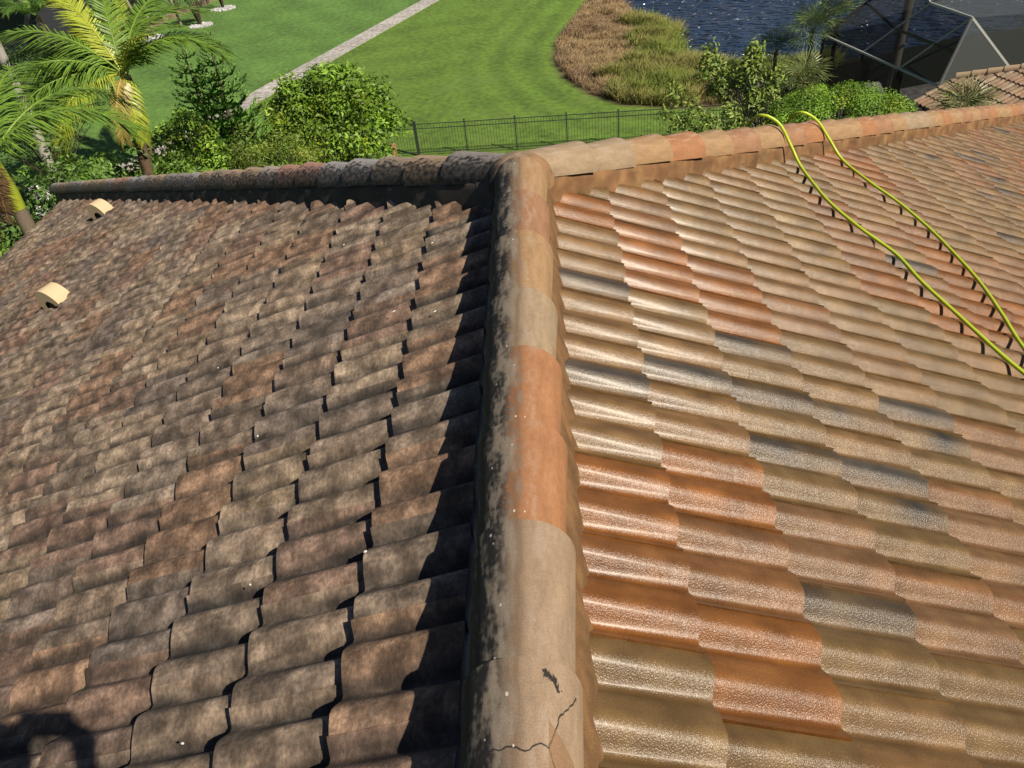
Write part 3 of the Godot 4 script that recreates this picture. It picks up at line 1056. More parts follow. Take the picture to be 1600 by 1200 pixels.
# ---------------------------------------------------------------- grounds
var pond := PackedVector2Array([Vector2(4.4, -75), Vector2(5.0, -49), Vector2(5.3, -45.5), Vector2(6.9, -43.2), Vector2(6.7, -40), Vector2(6.5, -37.7), Vector2(7.6, -36.2), Vector2(9.1, -34.9), Vector2(11.5, -35.2), Vector2(14, -35.6), Vector2(18, -37), Vector2(30, -40), Vector2(60, -50), Vector2(60, -75)])
var reed_bed := PackedVector2Array([Vector2(4.6, -53), Vector2(3.4, -50.5), Vector2(2.0, -45), Vector2(1.1, -41.5), Vector2(0.85, -38.5), Vector2(1.2, -35.8), Vector2(2.1, -33.3), Vector2(3.3, -31.6), Vector2(5.3, -30.7), Vector2(7.5, -30.3), Vector2(10.5, -31.5), Vector2(12.5, -34), Vector2(13, -36.2), Vector2(9.3, -35.6), Vector2(8.0, -37), Vector2(7.0, -38), Vector2(7.4, -40), Vector2(7.6, -43.4), Vector2(6.2, -46.2), Vector2(6.0, -50)])

func edge_distance(p: Vector2, poly: PackedVector2Array) -> float:
	var best := 1e9
	for i in poly.size():
		var q := Geometry2D.get_closest_point_to_segment(p, poly[i], poly[(i + 1) % poly.size()])
		best = minf(best, p.distance_to(q))
	return -best if Geometry2D.is_point_in_polygon(p, poly) else best

func lawn_height(x: float, z: float) -> float:
	if z > -30 or x < 2:
		return 0.0
	return -0.9 * smoothstep(0.8, -2.0, edge_distance(Vector2(x, z), pond))

func build_ground() -> void:
	var x0 := -40.0
	var x1 := 34.0
	var z0 := -74.0
	var z1 := 6.0
	# one sheet to the horizon with the lawn in its middle
	var far := Shape.new()
	for q in [[-400.0, x0, -400.0, 400.0], [x1, 400.0, -400.0, 400.0], [x0, x1, -400.0, z0], [x0, x1, z1, 400.0]]:
		far.quad(Vector3(q[0], 0, q[2]), Vector3(q[1], 0, q[2]), Vector3(q[1], 0, q[3]), Vector3(q[0], 0, q[3]), Vector3.UP)
	structure("ground", far.mesh(), plain(lin(0.06, 0.12, 0.03), 0.95))
	var w := 1024
	var h := 1024
	var data := PackedByteArray()
	data.resize(w * h * 3)
	var n := FastNoiseLite.new()
	n.seed = 3
	n.frequency = 0.25
	n.fractal_octaves = 4
	var fine := FastNoiseLite.new()
	fine.seed = 4
	fine.frequency = 2.6
	fine.fractal_octaves = 3
	for j in h:
		var z := lerpf(z0, z1, (j + 0.5) / h)
		for i in w:
			var x := lerpf(x0, x1, (i + 0.5) / w)
			if z > -9.0 and absf(x) < 7.0:
				continue
			var a := n.get_noise_2d(x, z)
			var b := fine.get_noise_2d(x, z)
			# distance across the path (see build_path)
			var px := (x + 12.25) * 0.932 - (-38.1 - z) * 0.362
			var c: Vector3
			if px < 0:
				c = Vector3(0.14, 0.28, 0.052) * (1.0 + 0.28 * a + 0.45 * b)
				c *= 1.0 + 0.07 * sin((x * 0.52 - z * 0.35) * 3.6)
			else:
				c = Vector3(0.15, 0.265, 0.03) * (1.0 + 0.30 * a + 0.45 * b)
				var dr := edge_distance(Vector2(x, z), reed_bed) if z < -24 and x > -14 and x < 16 and z > -62 else 20.0
				# mowing passes that follow the edge of the reeds, and straight ones beyond
				var pass_ := sin(dr * 4.2 + 0.6 * a)
				c *= 1.0 + 0.14 * pass_ * smoothstep(7.0, 2.0, dr)
				c *= 1.0 + 0.07 * sin((x * 0.25 + z) * 2.1 + a) * smoothstep(3.0, 8.0, dr)
				c = c.lerp(Vector3(0.15, 0.21, 0.055), 0.35 * clampf(smoothstep(0.0, 0.5, a + 0.3 * b), 0, 1) * smoothstep(-50.0, -36.0, z))
				if dr < 0.4:
					c = c.lerp(Vector3(0.17, 0.115, 0.065), smoothstep(0.4, -0.2, dr))
				if z > -36.5 and x > 7.0 or z > -47.0 and x > 10.5:
					c = c.lerp(Vector3(0.035, 0.04, 0.016), smoothstep(7.0, 8.2, x))
			var q := Color(clampf(c.x, 0, 1), clampf(c.y, 0, 1), clampf(c.z, 0, 1)).linear_to_srgb()
			var k := (j * w + i) * 3
			data[k] = int(q.r * 255)
			data[k + 1] = int(q.g * 255)
			data[k + 2] = int(q.b * 255)
	var tex := ImageTexture.create_from_image(Image.create_from_data(w, h, false, Image.FORMAT_RGB8, data))
	var m := plain(Color.WHITE, 0.95)
	m.albedo_texture = tex
	m.texture_repeat = true
	m.detail_enabled = true
	m.detail_albedo = noise_tex(0.09, lin(0.36, 0.38, 0.34), lin(1, 1, 1), 512, 4, 14)
	m.detail_blend_mode = BaseMaterial3D.BLEND_MODE_MUL
	m.detail_uv_layer = BaseMaterial3D.DETAIL_UV_2
	m.uv2_triplanar = true
	m.uv2_world_triplanar = true
	m.uv2_scale = Vector3.ONE * 0.5
	var s := Shape.new()
	var rows := 81
	var cols := 75
	var pts := []
	var uvs := []
	for r in rows:
		for k in cols:
			var x := lerpf(x0, x1, k / (cols - 1.0))
			var z := lerpf(z0, z1, r / (rows - 1.0))
			pts.append(Vector3(x, lawn_height(x, z), z))
			uvs.append(Vector2(k / (cols - 1.0), r / (rows - 1.0)))
	s.grid(pts, rows, cols, [], uvs)
	for i in s.n.size():
		if s.n[i].y < 0:
			s.n[i] = -s.n[i]
	structure("lawn", s.mesh(), m)
	# pond
	var wsh := Shape.new()
	var tri := Geometry2D.triangulate_polygon(pond)
	for k in range(0, tri.size(), 3):
		var q := []
		for e in 3:
			q.append(Vector3(pond[tri[k + e]].x, -0.22, pond[tri[k + e]].y))
		wsh.tri(q[0], q[1], q[2], Vector3.UP)
	var wm := plain(lin(0.008, 0.026, 0.07), 0.08)
	wm.uv1_triplanar = true
	wm.uv1_world_triplanar = true
	wm.uv1_scale = Vector3(0.05, 0.1, 0.13)
	wm.normal_enabled = true
	wm.normal_texture = noise_tex(0.03, Color.BLACK, Color.WHITE, 512, 3, 17, true, 16.0)
	wm.normal_scale = 2.2
	structure("pond_water", wsh.mesh(), wm)

func build_path() -> void:
	var path := Node3D.new()
	path.name = "concrete_path"
	add_child(path)
	path.set_meta("kind", "structure")
	var a := Vector3(-15.6, 0, -29.6)
	var d := (Vector3(-6.17, 0, -53.9) - Vector3(-12.25, 0, -38.1)).normalized()
	var cross := d.cross(Vector3.UP).normalized()
	var m := rough_stone(Color.WHITE, 0.9, mottle_soft, 0.5, 1.2, 0.2, grain_soft)
	for k in 24:
		var s := Shape.new()
		var v := rng.randf_range(0.85, 1.1)
		s.col = Color(0.58 * v, 0.565 * v, 0.54 * v)
		var w := 1.16
		s.box(Vector3(0, 0.01, 0), Vector3(w, 0.06, 1.47), Basis(cross, Vector3.UP, -d))
		part("slab", s.mesh(), m, path, a + d * (k * 1.5) + Vector3(0, rng.randf_range(0, 0.008), 0))

func build_reeds() -> void:
	var blade := Shape.new()
	for k in 9:
		var a := TAU * k / 9.0 + rng.randf() * 0.5
		var lean := rng.randf_range(0.12, 0.6)
		var l := rng.randf_range(0.6, 1.0)
		var o := Vector3(rng.randf_range(-0.09, 0.09), 0, rng.randf_range(-0.09, 0.09))
		var d := Vector3(cos(a) * lean, 1, sin(a) * lean).normalized()
		var sd := Vector3(-sin(a), 0, cos(a)) * 0.012
		var mid := o + d * l * 0.6
		var e := mid + (d + Vector3(cos(a), -0.3, sin(a)) * 0.5).normalized() * l * 0.4
		blade.quad(o - sd, o + sd, mid + sd, mid - sd, Vector3(cos(a) * 0.3, 0.9, sin(a) * 0.3).normalized())
		blade.tri(mid - sd, mid + sd, e, Vector3(cos(a) * 0.3, 0.9, sin(a) * 0.3).normalized())
	var bm := blade.mesh()
	var brown_x := []
	var brown_c := []
	var green_x := []
	var green_c := []
	var i := 0
	while i < 30000:
		i += 1
		var p := Vector2(rng.randf_range(0.6, 13.2), rng.randf_range(-53.0, -30.2))
		var d := edge_distance(p, reed_bed)
		if d > -0.05:
			# loose clumps standing in the water
			var isle := minf(p.distance_to(Vector2(8.9, -46.3)) / 1.5, minf(p.distance_to(Vector2(7.7, -44.4)) / 0.9, p.distance_to(Vector2(6.6, -48)) / 1.4))
			if isle > 1.0:
				continue
		var bn := noise_a.get_noise_2d(p.x * 0.25, p.y * 0.25)
		var green := p.x + 0.22 * (p.y + 40.0) + 2.2 * bn > 4.4
		if not green and noise_b.get_noise_2d(p.x * 0.6, p.y * 0.6) > 0.36:
			continue
		if d > -0.9 and p.x > 5.0 and rng.randf() < 0.55:
			continue
		var sc := rng.randf_range(0.45, 1.0) * (0.78 if green else 0.5) * (1.0 + 0.5 * noise_b.get_noise_2d(p.x * 0.9, p.y * 0.9))
		var y := -0.1 if d > -1.2 and p.x > 5 else 0.0
		var xf := Transform3D(Basis(Vector3.UP, rng.randf() * TAU) * Basis(Vector3.RIGHT, rng.randf_range(-0.3, 0.3)) * Basis.from_scale(Vector3(sc * 1.25, sc, sc * 1.25)), Vector3(p.x, y + minf(0, lawn_height(p.x, p.y)), p.y))
		var k := rng.randf_range(0.75, 1.3)
		if green:
			green_x.append(xf)
			var g := Color(0.16, 0.215, 0.03).lerp(Color(0.30, 0.26, 0.09), clampf(rng.randf() * 0.7 + bn, 0, 1))
			green_c.append(Color(g.r * k, g.g * k, g.b * k))
		else:
			brown_x.append(xf)
			var g := Color(0.45, 0.33, 0.17).lerp(Color(0.28, 0.19, 0.11), clampf(rng.randf() + bn, 0, 1))
			brown_c.append(Color(g.r * k, g.g * k, g.b * k))
	var o := scatter("dry_reeds", bm, mat.dull_leaf, brown_x, brown_c, self)
	tag(o, "dry brown reeds in a curved bed between lawn and pond", "reeds", "", "stuff")
	o = scatter("green_reeds", bm, mat.dull_leaf, green_x, green_c, self)
	tag(o, "olive green reeds along the edge of the pond", "reeds", "", "stuff")

func build_fence() -> void:
	var t := thing("metal_fence", "long dark metal picket fence across the lawn beyond the roof", "fence", Vector3(-4.4, 0, -28.0))
	var a := Vector3(-9.76, 0, -28.35)
	var step := Vector3(1.787, 0, 0.12)
	var h := 1.15
	var post := Shape.new()
	post.box(Vector3(0, 0.6, 0), Vector3(0.04, 1.2, 0.04))
	post.box(Vector3(0, 1.215, 0), Vector3(0.065, 0.03, 0.065))
	var pm := post.mesh()
	var stout := Shape.new()
	stout.box(Vector3(0, 0.6, 0), Vector3(0.09, 1.2, 0.09))
	stout.box(Vector3(0, 1.22, 0), Vector3(0.11, 0.04, 0.11))
	var rails := [Shape.new(), Shape.new(), Shape.new()]
	var pickets := Shape.new()
	for r in 3:
		rails[r].bar(Vector3.ZERO, step, 0.022, 0.024)
	for k in 17:
		var q := step * (k + 0.5) / 17.0
		pickets.box(q + Vector3(0, 0.6, 0), Vector3(0.010, 1.05, 0.010))
	var rm: ArrayMesh = rails[0].mesh()
	var km := pickets.mesh()
	for k in 12:
		var at := a + step * k - t.position
		part("post", stout.mesh() if k == 3 else pm, mat.metal_dark, t, at)
		if k < 11:
			for y in [1.14, 0.98, 0.12]:
				part("rail", rm, mat.metal_dark, t, at + Vector3(0, y, 0))
			var o := part("pickets", km, mat.metal_dark, t, at)
			o.set_meta("kind", "stuff")
	var st := Shape.new()
	st.box(Vector3(0, 0.35, 0), Vector3(0.12, 0.7, 0.05))
	var stake := MeshInstance3D.new()
	stake.name = "survey_stake"
	stake.mesh = st.mesh()
	stake.set_surface_override_material(0, plain(lin(0.5, 0.24, 0.14), 0.8))
	add_child(stake)
	stake.position = Vector3(-5.15, 0, -27.5)
	tag(stake, "short pinkish wooden stake by the fence beside the large glossy bush", "stake")

# ---------------------------------------------------------------- screened pool cage and neighbour's roof
func build_cage() -> void:
	var t := thing("pool_cage", "dark screened pool enclosure with a hipped roof of pale beams beside the pond", "pool enclosure", Vector3(10.6, 0, -26))
	var o := t.position
	var A := Vector3(9.96, 2.6, -29.18) - o
	var B := Vector3(11.35, 2.6, -23.11) - o
	var C := Vector3(11.79, 4.2, -25.67) - o
	var D := Vector3(12.15, 4.2, -23.77) - o
	var R1 := Vector3(10.52, 2.6, -26.9) - o
	var R2 := Vector3(10.94, 2.6, -24.95) - o
	var E := Vector3(13.75, 2.6, -24.0) - o
	var C2 := Vector3(12.9, 4.2, -30.2) - o
	C = R1 + (C - R1)
	var G1 := Vector3(24.0, 4.0, -36.0) - o
	var G2 := Vector3(24.0, 4.0, -24.0) - o
	var sp := plain(Color(0.05, 0.055, 0.055, 0.64), 0.9)
	sp.transparency = BaseMaterial3D.TRANSPARENCY_ALPHA
	var sp2 := plain(Color(0.26, 0.285, 0.285, 0.62), 0.9)  # same screen, coloured lighter to paint in sunlight on it
	sp2.transparency = BaseMaterial3D.TRANSPARENCY_ALPHA
	var ground := func(p: Vector3) -> Vector3: return Vector3(p.x, 0.05, p.z)
	for q in [["screen", [A, R1, C, C2], sp], ["screen", [R1, R2, D, C], sp], ["screen", [R2, B, D, D], sp], ["screen", [B, E, D, D], sp2], ["screen", [C, G1, C2, C2], sp2]]:
		var s := Shape.new()
		var p: Array = q[1]
		s.tri(p[0], p[1], p[2])
		if p[3] != p[2]:
			s.tri(p[0], p[2], p[3])
		part(q[0], s.mesh(), q[2], t)
	var back := Shape.new()
	back.tri(C, D, G2)
	back.tri(C, G2, G1)
	back.tri(D, E, G2)
	part("screen", back.mesh(), sp2, t)
	for q in [[A, R1], [R1, R2], [R2, B]]:
		var s := Shape.new()
		s.quad(q[0], q[1], ground.call(q[1]), ground.call(q[0]))
		part("screen", s.mesh(), sp, t)
	var sd := Shape.new()
	sd.quad(A, C2 * Vector3(1, 0, 1) + Vector3(0, 2.6, 0), ground.call(C2), ground.call(A))
	part("screen", sd.mesh(), sp, t)
	for q in [[A, B], [R1, C], [R2, D], [C, D], [D, E], [C2, C]]:
		var s := Shape.new()
		s.bar(q[0], q[1], 0.04, 0.06)
		part("beam", s.mesh(), mat.beam_pale, t)
	for q in [[B, D], [A, C2], [C, G1], [(D + G2) * 0.5, (C + G1) * 0.5], [(A + C2) * 0.5, (R1 + C) * 0.5], [(R1 + C) * 0.5, (R2 + D) * 0.5], [(R2 + D) * 0.5, (B + D) * 0.5]]:
		var s := Shape.new()
		s.bar(q[0], q[1], 0.05, 0.07)
		part("beam", s.mesh(), mat.beam_dark if q[0] != B and q[1] != G2 else plain(lin(0.12, 0.125, 0.125), 0.5), t)
	for p in [A, R1, R2, B]:
		var s := Shape.new()
		var w := 0.20 if p == R2 else 0.07
		s.box(Vector3(p.x, 1.28, p.z), Vector3(w, 2.56, w))
		part("post", s.mesh(), mat.beam_dark, t)
	for q in [[A, B, 0.9], [A, B, 0.12]]:
		var s := Shape.new()
		s.bar(Vector3(q[0].x, q[2], q[0].z), Vector3(q[1].x, q[2], q[1].z), 0.05, 0.10)
		part("rail", s.mesh(), mat.beam_dark, t)
	var dk := Shape.new()
	dk.quad(Vector3(9.8, 0.04, -29.6), Vector3(11.6, 0.04, -22.6), Vector3(20, 0.04, -24.5), Vector3(19, 0.04, -32), Vector3.UP)
	structure("pool_deck", dk.mesh(), rough_stone(lin(0.5, 0.48, 0.46), 0.85, mottle_soft, 0.4, 1.0, 0.2, grain_soft, false))
	# two cushioned loungers on the deck
	for e in [[Vector3(11.75, 0.04, -27.3), 0.25, "nearer"], [Vector3(12.1, 0.04, -28.5), 0.2, "farther"]]:
		var l := thing("lounge_chair", "%s of two pale cushioned loungers behind the screen of the pool enclosure" % e[2], "lounger", e[0], "loungers inside the pool enclosure")
		l.rotation.y = e[1]
		var fr := Shape.new()
		fr.box(Vector3(0, 0.26, 0), Vector3(0.66, 0.05, 1.8))
		part("frame", fr.mesh(), mat.beam_dark, l)
		for x in [-0.28, 0.28]:
			for z in [-0.8, 0.8]:
				var lg := Shape.new()
				lg.box(Vector3(x, 0.12, z), Vector3(0.05, 0.24, 0.05))
				part("leg", lg.mesh(), mat.beam_dark, l)
		var cu := Shape.new()
		cu.box(Vector3(0, 0.34, 0.3), Vector3(0.62, 0.11, 1.2))
		part("seat", cu.mesh(), plain(lin(0.6, 0.6, 0.6), 0.9), l)
		var bk := Shape.new()
		bk.box(Vector3(0, 0.52, -0.55), Vector3(0.62, 0.10, 0.7), Basis(Vector3.RIGHT, 0.6))
		part("backrest", bk.mesh(), plain(lin(0.6, 0.6, 0.6), 0.9), l)

func build_neighbour() -> void:
	var t := thing("neighbour_house", "low neighbouring house with a buff barrel tile roof beside the pool enclosure", "house", Vector3(13, 0, -20))
	var o := t.position
	var O := Vector3(10.75, 2.7, -22.4)
	var p := 0.38
	var a := Vector3(0.2212, 0, 0.9752)
	var b := Vector3(0.97 * cos(p), sin(p), -0.22 * cos(p)).normalized()
	var n := a.cross(b).normalized()
	if n.y < 0:
		n = -n
	var at := func(x: float, y: float, h := 0.0) -> Vector3: return O + a * x + b * y + n * h - o
	var wall := Shape.new()
	wall.box(Vector3(14.6, 1.2, -17.6) - o, Vector3(6.0, 2.4, 6.4), Basis(Vector3.UP, 0.223))
	part("wall", wall.mesh(), plain(lin(0.5, 0.42, 0.32), 0.85), t)
	var deck := Shape.new()
	deck.quad(at.call(0.25, -0.5, -0.05), at.call(8.0, -0.5, -0.05), at.call(8.0, 6.5, -0.05), at.call(0.4, 1.08, -0.05), n)
	deck.quad(at.call(0.25, -0.5, -0.2), at.call(8.0, -0.5, -0.2), at.call(8.0, 6.5, -0.2), at.call(0.4, 1.08, -0.2), -n)
	var slope := part("roof_slope", deck.mesh(), mat.deck, t)
	# barrel tiles: one each, in rows along the eave
	var shapes := []
	for k in 6:
		var s := Shape.new()
		var v := rng.randf_range(0.8, 1.15)
		var c := [Color(0.40, 0.29, 0.19), Color(0.36, 0.25, 0.17), Color(0.43, 0.34, 0.24), Color(0.38, 0.24, 0.15)][k % 4] as Color
		s.col = Color(c.r * v, c.g * v, c.b * v)
		var pts := []
		for q in 2:
			for e in 9:
				var an := PI * e / 8.0
				pts.append(Vector3(-cos(an) * (0.072 + 0.008 * (1 - q)), sin(an) * 0.06 + 0.035 * (1 - q), -0.42 * q))
		s.grid(pts, 2, 9)
		for e in 8:
			s.tri(pts[e], pts[e + 1], Vector3(0, 0.02, 0), Vector3(0, 0, 1))
		shapes.append(s.mesh())
	var fr := Basis(a * -1.0, n, b * -1.0)
	if fr.determinant() < 0:
		fr = Basis(a, n, b * -1.0)
	for row in 12:
		var y := -0.5 + row * 0.36
		for k in 24:
			var x := 0.12 + k * 0.165
			var top_at := 1.08 + (x - 0.4) * 0.93
			if y + 0.2 > top_at or x > 4.0:
				continue
			var tl := part("barrel_tile", shapes[rng.randi() % 6], mat.far_tile, slope)
			tl.transform = Transform3D(fr, at.call(x + rng.randf_range(-0.008, 0.008), y, 0.0))
	var c0: Vector3 = at.call(0.40, 1.08, 0.04)
	var c1: Vector3 = at.call(4.2, 4.6, 0.04)
	var dir := (c1 - c0).normalized()
	var cm := cap_shape(0.42, 0.10, 0.12).mesh()
	var cap_mat := plain(lin(0.42, 0.30, 0.19), 0.85)
	for k in 11:
		var cp := part("ridge_tile", cm, cap_mat, t)
		var bx := n.cross(-dir * -1.0).normalized()
		cp.transform = Transform3D(Basis(dir.cross(n).normalized() * -1.0, n, (dir.cross(n).normalized() * -1.0).cross(n)), c0 + dir * (k * 0.38))

func build_far_left() -> void:
	# shaded screened house and stone edged bed at the top left corner
	var t := thing("screened_house", "dark shaded house with screened porch behind the palms at the top left", "house", Vector3(-30, 0, -58))
	var ws := Shape.new()
	ws.box(Vector3(-1.5, 1.4, 2.5), Vector3(9, 2.8, 9), Basis(Vector3.UP, -0.42))
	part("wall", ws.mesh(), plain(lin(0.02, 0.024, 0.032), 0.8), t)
	var rf := Shape.new()
	rf.box(Vector3(-1.5, 2.95, 2.5), Vector3(10, 0.25, 10), Basis(Vector3.UP, -0.42))
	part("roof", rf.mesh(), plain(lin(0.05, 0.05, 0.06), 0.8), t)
	for k in 5:
		var s := Shape.new()
		s.box(Vector3(3.05, 1.4, -1.4 + k * 1.9), Vector3(0.08, 2.6, 0.08), Basis(Vector3.UP, -0.42))
		part("post", s.mesh(), plain(lin(0.15, 0.17, 0.2), 0.6), t, Vector3(-0.42 * (k * 0.85 - 1.5), 0, 0))
	# bed edging of pale stones
	var wall := thing("stone_edging", "low edging of pale stones round the shaded planting bed at the top left", "stone edging", Vector3(-24.6, 0, -51.4))
	var a := Vector3(-24.9, 0, -50.9)
	var b := Vector3(-22.1, 0, -60.5)
	for k in 22:
		var s := Shape.new()
		var q := a.lerp(b, k / 21.0) - wall.position
		var v := rng.randf_range(0.75, 1.1)
		s.col = Color(0.46 * v, 0.37 * v, 0.25 * v)
		s.box(q + Vector3(rng.randf_range(-0.05, 0.05), 0.14, 0), Vector3(0.34, rng.randf_range(0.26, 0.36), 0.42), Basis(Vector3.UP, 0.25 + rng.randf_range(-0.2, 0.2)))
		part("stone", s.mesh(), mat.mortar, wall)
	var rings := [[Vector3(-23.0, 0, -50.6), 0.75, "nearest"], [Vector3(-20.6, 0, -52.8), 0.7, "middle"], [Vector3(-20.5, 0, -57.2), 0.8, "farthest"]]
	for e in rings:
		var m := MeshInstance3D.new()
		m.name = numbered("gravel_ring")
		var s := Shape.new()
		for k in 260:
			var an := rng.randf() * TAU
			var r: float = e[1] * sqrt(rng.randf())
			var v := rng.randf_range(0.3, 0.6)
			s.col = Color(v, v, v * 1.02)
			var sz := rng.randf_range(0.05, 0.12)
			s.box(Vector3(cos(an) * r, 0.02 + 0.05 * (1.0 - r / e[1]), sin(an) * r), Vector3(sz, 0.06, sz), Basis(Vector3(rng.randfn(), rng.randfn(), rng.randfn()).normalized(), rng.randf() * 3.0))
		m.mesh = s.mesh()
		m.set_surface_override_material(0, mat.vertex)
		add_child(m)
		m.position = e[0]
		tag(m, "%s of three white gravel rings round tree bases at the far lawn edge" % e[2], "gravel", "", "stuff")
	var green := Color(0.06, 0.13, 0.025)
	palm("slender_palm", "slender pale palm leaning left out of the nearest gravel ring", Vector3(-23.2, 0.02, -50.7), Vector3(-24.6, 3.6, -51.6), 0.09, 0.06, Color(0.33, 0.29, 0.22), [[20, 40, 1.5, 1.6, green, 0.7], [100, 40, 1.5, 1.6, green, 0.7], [170, 30, 1.5, 1.6, green, 0.7], [250, 35, 1.5, 1.6, green, 0.7], [310, 45, 1.5, 1.6, green, 0.7]])
	palm("slender_palm", "slender pale palm rising upright from the right of the nearest gravel ring", Vector3(-22.7, 0.02, -50.6), Vector3(-23.2, 3.9, -51.2), 0.08, 0.055, Color(0.38, 0.33, 0.25), [[0, 40, 1.5, 1.6, green, 0.7], [80, 40, 1.5, 1.6, green, 0.7], [150, 30, 1.5, 1.6, green, 0.7], [220, 35, 1.5, 1.6, green, 0.7], [290, 45, 1.5, 1.6, green, 0.7]])
	palm("slender_palm", "slender palm between the nearest and middle gravel rings at the stone edging", Vector3(-21.9, 0.02, -53.0), Vector3(-22.8, 3.4, -54.0), 0.08, 0.055, Color(0.36, 0.31, 0.22), [[10, 40, 1.4, 1.6, Color(0.11, 0.17, 0.03), 0.7], [110, 40, 1.4, 1.6, green, 0.7], [190, 30, 1.4, 1.6, green, 0.7], [270, 35, 1.4, 1.6, Color(0.11, 0.17, 0.03), 0.7]])
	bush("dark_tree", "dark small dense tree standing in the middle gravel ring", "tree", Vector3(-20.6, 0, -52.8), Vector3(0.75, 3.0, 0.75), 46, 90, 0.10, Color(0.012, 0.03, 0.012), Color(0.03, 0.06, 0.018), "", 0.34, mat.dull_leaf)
	bush("multi_stem_tree", "pale stemmed small tree in the farthest gravel ring", "tree", Vector3(-20.5, 0, -57.2), Vector3(0.9, 3.2, 0.9), 30, 80, 0.10, Color(0.03, 0.06, 0.015), Color(0.07, 0.12, 0.03), "", 0.35, null, 0.8)
	var spots := [Vector3(-25.6, 0, -53.2), Vector3(-24.9, 0, -55.4), Vector3(-24.0, 0, -58.0), Vector3(-26.5, 0, -50.6)]
	var names := ["behind the stone edging next to the nearest gravel ring", "behind the stone edging level with the middle gravel ring", "behind the stone edging farthest up the bed", "at the near end of the stone edging, in shade"]
	for k in 4:
		bush("bed_shrub", "dark shaded shrub %s" % names[k], "shrub", spots[k], Vector3(1.1, 1.5, 1.1), 26, 70, 0.11, Color(0.02, 0.045, 0.014), Color(0.07, 0.11, 0.03), "shrubs in the shaded bed at the top left", 0.4, mat.dull_leaf)

